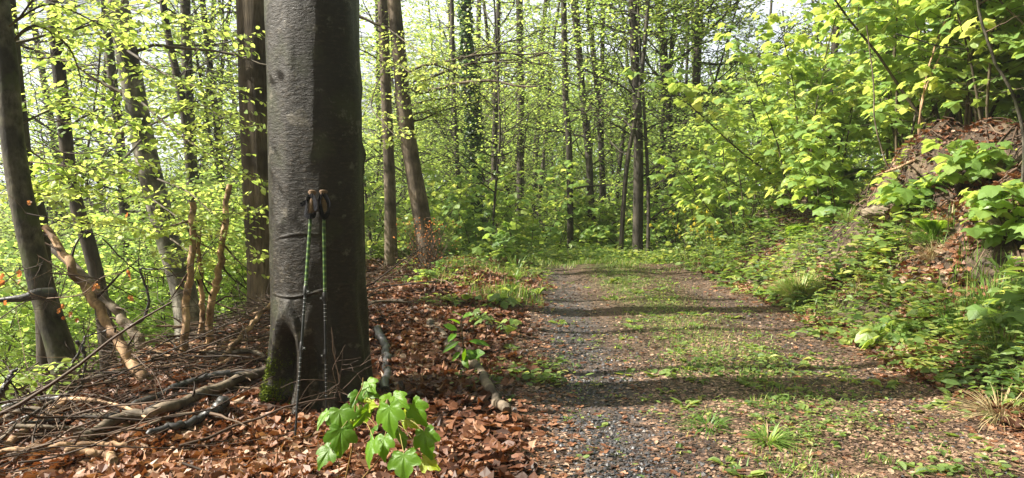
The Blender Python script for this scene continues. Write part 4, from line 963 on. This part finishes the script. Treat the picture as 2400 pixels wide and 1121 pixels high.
# yellow flowering shrub
def flowers():
    g = G(1690, 596); root = empty('yellow_flowering_shrub', g, label='loose shrub with yellow flowers at the left end of the bank', cat='shrub'); tw = MB(); lb = LeafBag(); fl = []
    for s in range(26):
        a = rng.random() * 6.283; st = wander((.5 * rng.normal(), .25 * rng.normal(), -.15), nrm(np.array([math.cos(a) * .5, math.sin(a) * .5, 1])), (.6 + .6 * rng.random()), 5, .1)
        tube(tw, st, np.linspace(.005, .002, 6), 4, cap=False); lb.twig(st, 16, .05, .5)
        for q in range(int(rng.integers(1, 6))): fl.append(interp(st, .6 + .4 * rng.random()) + rng.normal(size=3) * .06 + [0, -.05, .03])
    tw.build('stems', M['stem'], root); lm = MB(); lb.flush(lm, ROUND); lm.build('foliage', M['cover_leaf'], root)
    fm = MB(); fl = np.repeat(np.array(fl), 5, 0) ; k = len(fl); leaves(fm, ROUND, fl, rdir(k), rdir(k), .04); fm.build('flowers', M['flower'], root)
flowers()

# rocks in the bank
def rock(px, py, s, label, sq=.5):
    g = G(px, py); n, k = 28, 18; th = np.linspace(0, np.pi, k)[:, None]; ph = np.linspace(0, 2 * np.pi, n, endpoint=False)[None]
    r = 1 + .35 * fbm(np.cos(ph) * np.sin(th) * 1.8 + px, np.sin(ph) * np.sin(th) * 1.8 + np.cos(th) * 2.5, 4)
    V = np.stack([r * np.sin(th) * np.cos(ph) * s, r * np.sin(th) * np.sin(ph) * s * .7, r * np.cos(th) * s * sq + 0 * ph], -1).reshape(-1, 3)
    i = np.arange(k - 1)[:, None]; j = np.arange(n)[None]; j2 = (j + 1) % n; mb = MB(); mb.add(V, np.stack([i * n + j, (i + 1) * n + j, (i + 1) * n + j2, i * n + j2], -1).reshape(-1, 4), 0, False)
    o = mb.build('rock', M['rock']); o.location = g + [0, .02, -.03]; o.rotation_euler = (R(20), R(-15), px); tag(o, label, 'rock', 'rocks in the bank')
rock(2350, 385, .19, 'pale sandstone block near the top of the bank at far right'); rock(2345, 530, .20, 'mossy pale stone lower on the bank at far right'); rock(2070, 500, .22, 'sandy stone right of the dark hollow', .4)
rock(1170, 660, .05, 'small stone in the leaves on the left verge')

# ------------------------------------------------------------------ dead wood
def branch(name, pts, r0, r1, mat, label, group='fallen wood left of the path', d=None, lift=None, n=10, lump=.18, twigs=0, cat='branch', rooted=False):
    """pts photo pixels; lies on the terrain, or hangs at distances d"""
    if rooted: d = [d[0]] + list(d); pts = [pts[0]] + list(pts)
    if d is None: P = np.array([G(a, b) for a, b in pts]); P[:, 2] += (r0 + (.05 if 'left' in group else .01) if lift is None else lift)
    else: P = np.array([W(a, b, q) for (a, b), q in zip(pts, d)])
    if rooted: P[0][2] = float(H(P[0][0], P[0][1])) - .15
    B = P[0].copy(); P = spl(P - B, 44); k = len(P); P = P + np.stack([vn(np.arange(k) * .5 + i * 9 + pts[0][0], 0 * P[:, 0]) for i in range(3)], -1) * r0 * .9
    root = empty(name, B, label=label, cat=cat, group=group); mb = MB()
    tube(mb, P, np.linspace(r0, r1, k), n, lump=lump); mb.build('stem', M[mat], root)
    if twigs:
        tw = MB()
        for t in range(twigs):
            p = interp(P, .15 + .85 * rng.random()); dd = nrm(rng.normal(size=3) + [0, 0, .35]); L = .12 + .35 * rng.random()
            q = wander(p, dd, L, 5, .2); tube(tw, q, np.linspace(r1 * .4 + .002, .0012, 6), 4, cap=False)
            q2 = wander(q[2], nrm(dd + rng.normal(size=3) * .6), L * .5, 4, .2); tube(tw, q2, np.linspace(.002, .001, 5), 3, cap=False)
        tw.build('twigs', M['twig'], root)
    return root
# standing peeled stems
SD = 'peeled dead stems left of the big beech'
branch('dead_tree', [(422, 885), (430, 800), (440, 690), (450, 600), (453, 475)], .032, .024, 'dead_orange', 'tallest peeled orange dead stem, leftmost of the three upright ones', SD, [5.6, 5.6, 5.7, 5.7, 5.8], twigs=5, cat='dead tree')
branch('dead_tree', [(460, 822), (474, 744), (471, 666), (464, 545)], .024, .018, 'dead_orange', 'thin peeled dead stem, middle of the three upright ones', SD, [6.2, 6.2, 6.2, 6.2], twigs=5, cat='dead tree')
branch('dead_tree', [(484, 840), (500, 700), (520, 590), (535, 430)], .034, .022, 'dead_orange', 'dead stem with bark rings leaning right, rightmost of the three upright ones', SD, [6.0, 6.05, 6.1, 6.2], twigs=6, cat='dead tree')
branch('dead_tree', [(348, 925), (288, 816), (238, 738), (183, 650), (105, 530)], .042, .026, 'dead_orange', 'orange peeled trunk leaning steeply left, broken off at its foot', SD, [4.75, 4.9, 5.0, 5.1, 5.3], twigs=7, cat='dead tree')
branch('dead_tree', [(362, 842), (310, 777), (260, 716), (194, 644), (108, 570)], .045, .035, 'dead_grey', 'grey leaning trunk behind the orange peeled one', SD, [6.2, 6.3, 6.4, 6.5, 6.7], twigs=4, cat='dead tree')
branch('dead_tree', [(518, 842), (580, 772), (640, 708), (690, 655)], .020, .015, 'dead_orange', 'pale peeled stick propped against the back of the big beech', SD, [5.1, 5.4, 5.7, 6.0], twigs=3)
# logs on the ground
branch('fallen_log', [(650, 885), (532, 932), (410, 985), (288, 1020), (190, 1066)], .036, .024, 'dead_grey', 'long brown log running down left from the foot of the big beech', twigs=6)
branch('fallen_log', [(600, 900), (476, 915), (332, 971), (250, 1010)], .026, .018, 'dead_dark', 'dark thinner log lying just above the long brown one', twigs=6)
branch('fallen_log', [(526, 975), (499, 1000), (432, 1028), (343, 1056)], .030, .016, 'dead_dark', 'curved bluish black branch on the leaves below the long log', twigs=2)
branch('fallen_branch', [(0, 1090), (120, 1076), (238, 1072), (300, 1074)], .014, .012, 'dead_orange', 'peeled orange stick lying flat at the bottom left corner', twigs=3)
branch('fallen_branch', [(20, 1074), (110, 1000), (160, 968)], .020, .015, 'dead_orange', 'peeled stick pointing up right at the foot of the leftmost beech', twigs=3)
branch('fallen_branch', [(-20, 1045), (100, 956), (192, 905)], .011, .006, 'dead_grey', 'grey bare stick rising in front of the leftmost beech', d=[3.6, 3.8, 4.0], twigs=3)
branch('fallen_branch', [(160, 1090), (250, 1100), (270, 1118)], .02, .017, 'dead_orange', 'short broken orange piece of wood near the bottom left', twigs=0)
branch('fallen_branch', [(868, 716), (950, 715), (1005, 735), (1042, 752)], .024, .018, 'dead_grey', 'curved pale log lying right behind the big beech', 'fallen wood right of the big beech', twigs=2)
branch('fallen_log', [(1005, 770), (1050, 815), (1110, 870), (1150, 930), (1183, 985)], .036, .030, 'dead_grey', 'thick grey log half buried in leaves beside the path', 'fallen wood right of the big beech', twigs=0, lift=.05)
branch('exposed_root', [(885, 780), (904, 830), (908, 880), (900, 930)], .034, .03, 'dead_dark', 'dark bent root beside the right foot of the big beech', 'fallen wood right of the big beech', cat='root')
branch('cut_stake', [(1090, 812), (1092, 762)], .019, .017, 'dead_grey', 'short brown stake standing behind the dark leaved sapling', 'fallen wood right of the big beech', d=[6.3, 6.3], n=12)
branch('fallen_branch', [(790, 905), (870, 900), (960, 880)], .008, .004, 'dead_grey', 'thin twig lying at the foot of the big beech', 'fallen wood right of the big beech', twigs=3)
branch('fallen_branch', [(1283, 860), (1290, 880), (1300, 850)], .010, .006, 'dead_grey', 'small broken stick on the left edge of the path', 'fallen wood on the path')
branch('fallen_branch', [(1830, 795), (1870, 812), (1900, 822)], .006, .003, 'twig', 'thin curved straw coloured twig on the path', 'fallen wood on the path')
branch('fallen_branch', [(1480, 1004), (1525, 1008)], .009, .007, 'twig', 'short brown chip of wood on the gravel', 'fallen wood on the path')
for lab, pts, r in (('long weathered branch slanting across the upper bank', [(1985, 440), (2060, 415), (2130, 385)], .018), ('thin pale stick above the slanting branch', [(2130, 360), (2200, 330)], .011), ('root like branch under the bank top', [(2080, 300), (2150, 280), (2230, 262)], .022),
                    ('pale dead stalk lying on the lower bank', [(1990, 640), (2100, 622), (2170, 600)], .009), ('dark branch lying on the bank left of the mossy stone', [(2180, 590), (2235, 560)], .018), ('broken branch at the far right of the bank', [(2300, 620), (2370, 650)], .02),
                    ('stick crossing the leaves in the middle of the bank', [(2040, 600), (2130, 560), (2180, 530)], .012), ('thin stalk pointing down to the dock plants', [(2060, 610), (2110, 650), (2140, 680)], .008), ('small stick near the fern on the bank', [(1880, 450), (1930, 430)], .015)):
    branch('fallen_branch', pts, r, r * .5, 'dead_orange' if 'weathered' in lab or 'pale' in lab else 'dead_grey', lab, 'dead branches on the bank', twigs=2)
# brown dead shrub
def dead_shrub():
    g = G(1000, 645); root = empty('dead_shrub', g, label='brown leafless thorny shrub at the foot of the leaning tree', cat='shrub'); mb = MB()
    for s in range(55):
        a = rng.random() * 6.283; q = wander((.1 * rng.normal(), .1 * rng.normal(), -.05), nrm(np.array([math.cos(a) * .3, math.sin(a) * .3, 1])), .5 + .5 * rng.random(), 7, .16); tube(mb, q, np.linspace(.004, .0015, 8), 3, cap=False)
        for u in range(5): z = interp(q, .3 + .7 * rng.random()); tube(mb, wander(z, rdir(1)[0], .1 + .12 * rng.random(), 3, .3), .0016, 3, cap=False)
    mb.build('twigs', M['twig'], root)
    k = 260; mb = MB(); leaves(mb, KITE, np.stack([rng.normal(size=k) * .2, rng.normal(size=k) * .2, .1 + .7 * rng.random(k)], -1), rdir(k), rdir(k), .03); mb.build('withered_leaves', M['withered'], root)
dead_shrub()
# brushwood heap
mb = MB(); mb2 = MB()
for i in range(2000):
    y = 3.0 + 6.5 * rng.random() ** 1.3; x = float(slope_edge(y)) + (-.9 + 2.0 * rng.random()); 
    if x > (-2.15 if y < 4.6 else -1.8) and rng.random() < .95: continue
    if abs(x) / y > .75: continue
    z = float(H(x, y)) + .02 + .22 * rng.random() ** 2; a = rng.random() * 6.283 if rng.random() < .5 else rng.normal() * .5 + .5; L = .2 + .9 * rng.random() ** 2
    q = wander((x, y, z), nrm(np.array([math.cos(a), math.sin(a), rng.normal() * .18])), L, 6, .13); q[:, 2] = np.maximum(q[:, 2], H(q[:, 0], q[:, 1]) + .008)
    r = .002 + .009 * rng.random() ** 4; tube(mb, q, np.linspace(r, r * .4, 7), 4, cap=False)
for i in range(420):
    y = 6.5 + 5 * rng.random(); x = -2.6 + 2.2 * rng.random(); z = float(H(x, y)) + .02 + .15 * rng.random() ** 2; a = rng.random() * 6.283; L = .2 + .5 * rng.random()
    if x > -1.2 and rng.random() < .8: continue
    q = wander((x, y, z), nrm(np.array([math.cos(a), math.sin(a), rng.normal() * .15])), L, 5, .13); r = .003 + .009 * rng.random() ** 3; tube(mb, q, np.linspace(r, r * .5, 6), 4, cap=False)
tag(mb.build('brushwood', M['twig']), kind='stuff')
for i in range(1100):
    y = 5 + 9 * rng.random(); v = .9 + 3.2 * rng.random(); x = float(path_c(y)) + 1.42 + v; a = rng.random() * 6.283; L = .2 + .7 * rng.random() ** 2
    q = wander((x, y, 0), nrm(np.array([math.cos(a), math.sin(a), 0])), L, 6, .18); q[:, 2] = H(q[:, 0], q[:, 1]) + .02 + .06 * rng.random(); r = .003 + .013 * rng.random() ** 2.5; tube(mb2, q, np.linspace(r, r * .4, 7), 4, cap=False)
tag(mb2.build('bank_twigs', M['twig']), kind='stuff')
# medium fallen branches, each its own
fb = 0; ra = np.random.default_rng(77)
for i in range(36):
    y = 3.3 + 5.5 * ra.random(); x = float(slope_edge(y)) + (-.7 + 1.3 * ra.random())
    if abs(x) / y > .72: continue
    a = ra.normal() * .5 + .35 + (3.14 if ra.random() < .5 else 0); L = .5 + .9 * ra.random(); P = [np.array([x + math.cos(a) * L * t + ra.normal() * .03, y + math.sin(a) * L * t + ra.normal() * .03, 0]) for t in np.linspace(0, 1, 5)]
    for q in P: q[2] = float(H(q[0], q[1])) + .03 + .1 * ra.random()
    r = .008 + .018 * ra.random() ** 1.5; root = empty('fallen_branch', P[0]); m_ = MB(); pp = spl(np.array(P) - P[0], 22); tube(m_, pp, np.linspace(r, r * .5, len(pp)), 8, lump=.25)
    mt = ['dead_grey', 'dead_dark', 'dead_orange', 'dead_grey'][i % 4]; m_.build('stem', M[mt], root); m_ = MB()
    for t in range(4): q = wander(interp(pp, ra.random()), nrm(ra.normal(size=3) + [0, 0, .4]), .1 + .25 * ra.random(), 5, .2); tube(m_, q, np.linspace(.003, .0012, 6), 4, cap=False)
    m_.build('twigs', M['twig'], root)
    cn = {'dead_grey': 'grey brown', 'dead_dark': 'blackish', 'dead_orange': 'peeled orange'}[mt]
    tag(root, '%s dead branch tangled in the brushwood heap left of the big beech' % cn, 'branch', '%s branches in the brushwood heap' % cn)

# bare twisting branches in front of the left slope
for lab, pts, dd, r in (('black crooked branch curling up behind the peeled stems', [(302, 770), (335, 745), (348, 700), (335, 655), (330, 630), (360, 632), (420, 628)], [5.2] * 7, .012), ('black thin branch hooked over the leaning trunk', [(180, 800), (200, 830), (195, 880), (190, 905)], [4.6] * 4, .012),
                        ('bare dark branch across the slope at mid left', [(160, 870), (195, 805), (200, 790), (250, 775)], [4.7] * 4, .01), ('thin bare branch arching above the dead stems', [(240, 560), (330, 640), (420, 640), (520, 560)], [5.0, 5.0, 5.1, 5.3], .005),
                        ('bare twig crossing low in front of the peeled stems', [(120, 640), (230, 655), (330, 700), (430, 720), (520, 700)], [4.2, 4.3, 4.5, 4.7, 4.9], .004), ('dark stick sticking up at the far left edge', [(-10, 940), (15, 900), (38, 865)], [3.9, 3.9, 3.9], .02),
                        ('thin upright twig in front of the hollow of the beech', [(800, 940), (795, 900), (800, 870), (803, 820)], [4.15] * 4, .003), ('thin forked twig right of the poles', [(800, 940), (785, 890), (778, 860)], [4.15] * 3, .0025)):
    branch('bare_branch', pts, r, r * .4, 'dead_dark' if 'dark' in lab or 'black' in lab else 'twig', lab, 'bare branches at the left', d=dd, twigs=7, n=6)

# black branch knob of the leftmost beech, and its twigs with withered leaves
lb_t = [o for o in bpy.data.objects if o.get('label', '').startswith('dark leaning beech with pale edge')][0]; B0 = np.array(lb_t.location)
mb = MB(); pb([(120, 690), (85, 690), (60, 698), (20, 702), (-20, 706)], [4.9, 4.8, 4.75, 4.72, 4.7], .045, .012, mb, B0, 12); mb.build('branch_stub', M['dead_dark'], lb_t)
mb = MB(); lv = []
for q in ([(-20, 610), (60, 680), (110, 700), (160, 720)], [(-20, 690), (40, 640), (100, 620)], [(110, 700), (190, 690), (240, 650), (300, 640)], [(-20, 760), (80, 700), (150, 730)], [(60, 500), (150, 520), (260, 560), (330, 560)], [(80, 330), (160, 360), (260, 350), (330, 330)], [(70, 380), (160, 390), (240, 420)], [(90, 600), (160, 640), (230, 670)]):
    P = pb(q, [4.4] * len(q), .004, .0015, mb, B0, 4)
    for s in range(9): tube(mb, wander(interp(P, rng.random()), nrm(rng.normal(size=3)), .08 + .12 * rng.random(), 3, .25), .0013, 3, cap=False)
mb.build('bare_twigs', M['twig'], lb_t)
ps = [(8, 640), (12, 658), (45, 632), (48, 652), (140, 722), (152, 742), (168, 730), (180, 745), (148, 712), (300, 632), (302, 640), (218, 665), (222, 672), (302, 692), (8, 705), (300, 498), (70, 470)]
P = np.array([W(a, b, 4.4) for a, b in ps]) - B0; mb = MB(); leaves(mb, CURL, P, np.array([0, 0, -1.]) + rng.normal(size=(len(P), 3)) * .4, rdir(len(P), .3) - [0, .8, 0], .034 + .016 * rng.random(len(P)), 1.0); mb.build('withered_leaves', M['withered'], lb_t)

# ------------------------------------------------------------------ leafy beech sprays hanging low at the left
def low_branch(tree_label, items, tone=.75):
    t = [o for o in bpy.data.objects if o.get('label', '').startswith(tree_label)][0]; B0 = np.array(t.location); tw = MB(); lb = LeafBag()
    for pts, dd, r in items:
        P = np.array([W(a, b, q) for (a, b), q in zip(pts, dd)]) - B0; P = spl(P, 18); tube(tw, P, np.linspace(r, .002, len(P)), 6, cap=False)
        for i in range(4, len(P)):
            for s in (-1, 1):
                if rng.random() < .15: continue
                d = nrm(P[i] - P[i - 1]); sd = nrm(np.cross(d, [0, 0, 1.])) * s; q = wander(P[i], nrm(d * .6 + sd + rng.normal(size=3) * .15), .28 + .35 * rng.random(), 4, .1, -.02)
                tube(tw, q, np.linspace(.0028, .0012, 5), 3, cap=False); lb.twig(q, 11, .058, .45, .25)
    tw.build('leafy_branches', M['stem'], t); lm = MB(); lb.flush(lm, BEECH, 1, tone); lm.build('leafy_sprays', M['beech_leaf'], t)
low_branch('leaning beech with pale', [([(320, 230), (400, 300), (470, 350), (540, 400)], [7.2, 6.2, 5.6, 5.2], .014), ([(300, 120), (380, 170), (450, 200), (530, 210)], [7.2, 6.4, 5.8, 5.4], .014), ([(330, 330), (280, 380), (210, 400), (140, 420)], [7, 6, 5.4, 5.2], .013),
    ([(360, 480), (300, 470), (200, 450), (100, 460)], [7, 6.2, 5.6, 5.2], .012), ([(290, 60), (220, 60), (150, 30)], [7.2, 6.4, 5.6], .012), ([(340, 300), (420, 260), (480, 250), (540, 300)], [7.2, 6.6, 6, 5.6], .012), ([(370, 420), (440, 450), (500, 500), (550, 500)], [7, 6.4, 6, 5.6], .01), ([(380, 520), (330, 540), (270, 530), (180, 520)], [7, 6.4, 6, 5.6], .01), ([(275, 10), (340, 30), (430, 40), (520, 90)], [7.2, 6.4, 5.8, 5.4], .012), ([(400, 560), (460, 600), (520, 620)], [7, 6.6, 6.2], .01), ([(360, 470), (430, 520), (470, 560)], [7, 6.4, 5.8], .01)])
low_branch('dark leaning beech with pale', [([(10, 120), (80, 60), (160, 110), (190, 190), (185, 210)], [5, 5.05, 5.2, 5.4, 5.5], .012), ([(40, 330), (110, 380), (170, 400)], [5, 5.2, 5.5], .008), ([(20, 60), (120, 10), (240, 60), (340, 90)], [5, 5.2, 5.5, 5.8], .01), ([(30, 300), (150, 250), (250, 280), (330, 300)], [5, 5.2, 5.5, 5.8], .009), ([(90, 850), (60, 870), (20, 880)], [5, 4.8, 4.7], .006)])
low_branch('straight grey brown trunk', [([(905, 150), (870, 240), (900, 290), (940, 330)], [11.8, 10, 9, 8.5], .012), ([(900, 60), (940, 90), (990, 130), (1040, 150)], [11.8, 10, 9, 8.6], .012), ([(905, 170), (930, 150), (960, 170), (1010, 190)], [11.8, 10, 9, 8.6], .012)], .95)

# ------------------------------------------------------------------ maple seedling in the foreground
def seedling():
    d0 = 3.05; g = W(800, 1150, d0); g[2] = float(H(g[0], g[1])); root = empty('maple_seedling', g, label='bright green maple seedling with drooping lobed leaves in front of the poles', cat='seedling'); sm = MB()
    def C(x, y, d): return W(700 + x * .2328, 860 + y * .2328, d) - g
    L = [(410, 430, 440, 685, 3.0, .3, 1), (430, 620, 400, 915, 2.95, .25, 1), (325, 815, 170, 1015, 2.95, .3, .9), (915, 395, 905, 720, 2.85, .45, 1), (700, 425, 545, 640, 3.0, .35, .5), (760, 735, 655, 1010, 2.8, .5, .75), (865, 705, 830, 950, 2.85, .5, .9),
         (1060, 875, 1055, 1165, 2.7, .4, 1.15), (1145, 375, 1265, 612, 2.95, .4, .9), (1265, 650, 1300, 935, 2.85, .3, .95), (935, 300, 800, 400, 2.95, .72, .8), (955, 300, 1090, 395, 2.95, .65, .8), (690, 150, 755, 240, 3.05, .7, .9), (655, 235, 805, 300, 3.05, .25, .6), (600, 262, 525, 385, 3.05, .15, .8),
         (1250, 930, 1405, 1025, 2.85, .95, .8), (560, 520, 495, 640, 3.02, .9, .4), (290, 450, 160, 620, 3.02, .6, .6), (1080, 520, 1190, 610, 2.95, .9, .7), (1060, 480, 1130, 400, 3.0, .95, .35), (640, 300, 720, 350, 3.05, .95, .4), (590, 400, 540, 520, 3.05, .3, .8), (980, 640, 1100, 800, 2.9, .2, .9), (780, 600, 700, 700, 2.95, .1, .6), (700, 390, 760, 385, 3.02, .9, .7)]
    lm = MB(); tv, tf = MAPLE
    for ax, ay, tx, ty, d, tone, wd in L:
        a = C(ax, ay, d + .03); b = C(tx, ty, d - .03); D = b - a; S = np.linalg.norm(D) * .95
        N = np.array([.1 * rng.normal() - .30, -.85, .55]) + rng.normal(size=3) * .26
        # finer leaf: subdivide the template fan for veins and serration
        m_ = len(tv) - 1; ring = []
        for i in range(m_):
            p0, p1 = tv[i], tv[(i + 1) % m_]; L_ = np.linalg.norm(p1[:2] - p0[:2]); k = max(1, int(L_ / .07))
            for j in range(k):
                q = p0 + (p1 - p0) * j / k; 
                if j: q = q + (q - tv[-1]) * (.10 if j % 2 else -.03)
                ring.append(q)
        ring = np.array(ring); c = tv[0] * .5 + np.array([.06, 0, 0]); nr = len(ring); i = np.arange(nr); i2 = (i + 1) % nr
        rings = []
        for f_ in (1, .8, .6, .4, .2):
            q = c + (ring - c) * f_; an_ = np.arctan2(q[:, 1], q[:, 0] - c[0]); rho = np.linalg.norm(q[:, :2] - c[:2], axis=1)
            dv = np.min(np.abs(an_[:, None] - np.array([0, .72, -.72, 1.75, -1.75, 3.14, -3.14])[None]), axis=1)
            q = q.copy(); q[:, 2] = .09 * np.abs(q[:, 1]) - .20 * q[:, 0] ** 2 - .30 * q[:, 1] ** 2 + .045 * np.minimum(rho, .5) * 2 * (1 - np.exp(-(dv / .14) ** 2)) + .012 * np.sin(rho * 40) * (dv > .12) + .02 * rng.normal() * rho
            rings.append(q)
        V = np.vstack(rings + [c[None]])
        Dn = nrm(D); B_ = nrm(np.cross(N, Dn)); Nn = np.cross(Dn, B_)
        VV_ = a + S * (V[:, :1] * Dn + (wd * V[:, 1:2]) * B_ + (1.1 + .6 * rng.random()) * V[:, 2:] * Nn)
        base = lm.n; lm.add(VV_, np.stack([i, i2, nr + i2, nr + i], -1), tone, True)
        for k_ in range(1, 4): lm.f.append(np.stack([k_ * nr + i, k_ * nr + i2, (k_ + 1) * nr + i2, (k_ + 1) * nr + i], -1) + base); lm.r.append(np.full(nr, tone)); lm.sm.append(np.full(nr, True))
        lm.f.append(np.stack([4 * nr + i, 4 * nr + i2, np.full(nr, 5 * nr)], -1) + base); lm.r.append(np.full(nr, tone)); lm.sm.append(np.full(nr, True))
        st = C(620, 560, 3.05) if tx < 780 else C(960, 560, 3.0)
        tube(sm, spl([st, (st + a) / 2 + [0, 0, .03], a], 8), .0016, 5, .8, cap=False)
    lm.build('leaves', M['seedling_leaf'], root)
    for q in ([(0, 0, 0)], ):
        base = np.zeros(3)
        tube(sm, spl([base, C(560, 700, 3.05), C(570, 370, 3.05), C(640, 200, 3.05), C(648, 110, 3.05)], 18), np.linspace(.004, .0022, 18 + 2)[:len(spl([base, C(560, 700, 3.05), C(570, 370, 3.05), C(640, 200, 3.05), C(648, 110, 3.05)], 18))], 7, .3)
        q2 = spl([base + [.02, 0, 0], C(900, 800, 3.0), C(940, 560, 3.0), C(935, 340, 2.97)], 16); tube(sm, q2, np.linspace(.004, .002, len(q2)), 7, .3)
        q3 = spl([base + [-.03, 0, 0], C(400, 1100, 2.97), C(400, 950, 2.97), C(330, 830, 2.95)], 16); tube(sm, q3, np.linspace(.0022, .0016, len(q3)), 6, .5)
    M['red_stem'] = rnd_mat('red_stem', [(0, (.16, .07, .03)), (1, (.25, .22, .06))], .5); sm.build('stems', M['red_stem'], root)
    bm = MB(); bx_ = C(895, 380, 2.93); lathe(bm, [(-.014, .003), (-.004, .011), (.010, .009), (.022, .002)], 12); bm.v[-3:] = [v + bx_ for v in bm.v[-3:]]; bm.build('bud', M['cork'], root)
seedling()
def sapling2():
    g = G(1088, 880); root = empty('dark_leaved_sapling', g, label='small sapling with oval dark green leaves beside the half buried log', cat='sapling'); d = g[1]; sm = MB(); lm = MB()
    tube(sm, spl([np.zeros(3), W(1086, 820, d) - g, W(1080, 735, d) - g], 10), .004, 6); Ls = [(1072, 775, 1040, 760), (1082, 745, 1105, 735), (1078, 800, 1035, 825), (1085, 830, 1095, 862), (1080, 825, 1058, 845), (1090, 820, 1125, 842), (1098, 800, 1150, 808), (1070, 780, 1050, 800), (1078, 760, 1050, 745), (1092, 840, 1135, 825), (1080, 740, 1062, 730), (1095, 850, 1085, 815)]
    P = np.array([W(a, b, d - .05 * rng.random()) - g for a, b, c, e in Ls]); Q = np.array([W(c, e, d - .12 * rng.random()) - g for a, b, c, e in Ls]); D = Q - P
    leaves(lm, BEECH, P, D, np.array([-.2, -.5, .8]) + rng.normal(size=(len(P), 3)) * .25, np.linalg.norm(D, axis=1) * .95 + .01, 1.0, .15 + .3 * rng.random(len(P)), .85)
    for a in P: tube(sm, np.array([W(1084, 800, d) - g, a]), .0015, 3, cap=False)
    sm.build('stem', M['stem'], root); lm.build('leaves', M['seedling_leaf'], root)
sapling2()
# low saplings on the verges with big leaves
for i, (px, py, h, sz, lab) in enumerate([(1150, 770, .22, .07, 'tiny maple seedling in the leaves right of the dark leaved sapling'), (1140, 720, .22, .08, 'tiny maple seedling beside the tip of the half buried log'), (985, 665, .35, .06, 'small leafy sprout behind the curved pale log'), (2140, 490, .5, .13, 'maple sprout hanging over the bank above the grass'),
                                          (2385, 800, .55, .14, 'big leaved maple sprout at the right edge of the picture'), (2130, 800, .25, .12, 'young maple with a folded pale leaf in the right verge'), (2280, 430, .5, .12, 'maple sprout near the sandstone block'), (2380, 560, .5, .12, 'maple sprout at the right edge under the mossy stone')]):
    g = G(px, py); s = maple_sapling(g, h, 3, sz, lab, seed=70 + i, fan=.5, dens=2.2); s['group'] = 'small maple sprouts'
rng = np.random.default_rng(21)
# stems on the bank
for lab, pts, dd, r0, r1, mt in (('slender trunk with pinkish bark on top of the bank', [(2228, 250), (2235, 187), (2251, 54), (2262, -40)], [10.5] * 4, .075, .06, 'bark_pine'), ('thin leaning trunk crossing the upper right corner', [(2400, 330), (2369, 214), (2326, 134), (2299, 43), (2285, -30)], [6.0] * 5, .014, .010, 'bark_mid'),
                             ('pale wavy thin stem on the bank', [(2085, 400), (2074, 374), (2050, 283), (2047, 187), (2030, 60)], [8.6] * 5, .010, .007, 'dead_grey'), ('reddish straight shoot leaning right on the bank top', [(2155, 280), (2185, 130), (2230, 20)], [8.8] * 3, .012, .009, 'dead_orange'),
                             ('second reddish shoot leaning right beside the first', [(2160, 240), (2195, 150), (2240, 40)], [8.9] * 3, .010, .007, 'dead_orange'), ('bare dark branch crossing in front of the upper right leaves', [(2100, 80), (2144, 91), (2200, 108), (2270, 116)], [7.5] * 4, .008, .005, 'dead_dark')):
    branch('thin_trunk' if 'branch' not in lab else 'bare_branch', pts, r0, r1, mt, lab, 'stems on the bank', d=dd, lump=.06, twigs=3, cat='tree' if 'trunk' in lab else 'branch', rooted='branch' not in lab)

# ------------------------------------------------------------------ faint haze volume, added to lift the dark distant wood
mb = MB(); x0, x1, y0, y1, z0, z1 = -170, 170, -75, 280, -14, 34
v = [(x, y, z) for x in (x0, x1) for y in (y0, y1) for z in (z0, z1)]
mb.add(v, [[0, 1, 3, 2], [4, 6, 7, 5], [0, 4, 5, 1], [2, 3, 7, 6], [0, 2, 6, 4], [1, 5, 7, 3]])
m, n, out = newmat('added_haze'); pv = N_(n, 'ShaderNodeVolumePrincipled'); pv.inputs['Color'].default_value = (.93, .96, .88, 1); pv.inputs['Density'].default_value = .0012; pv.inputs['Anisotropy'].default_value = .2
n.links.new(pv.outputs[0], out.inputs['Volume']); hz_ = mb.build('added_haze', m); tag(hz_, kind='stuff')
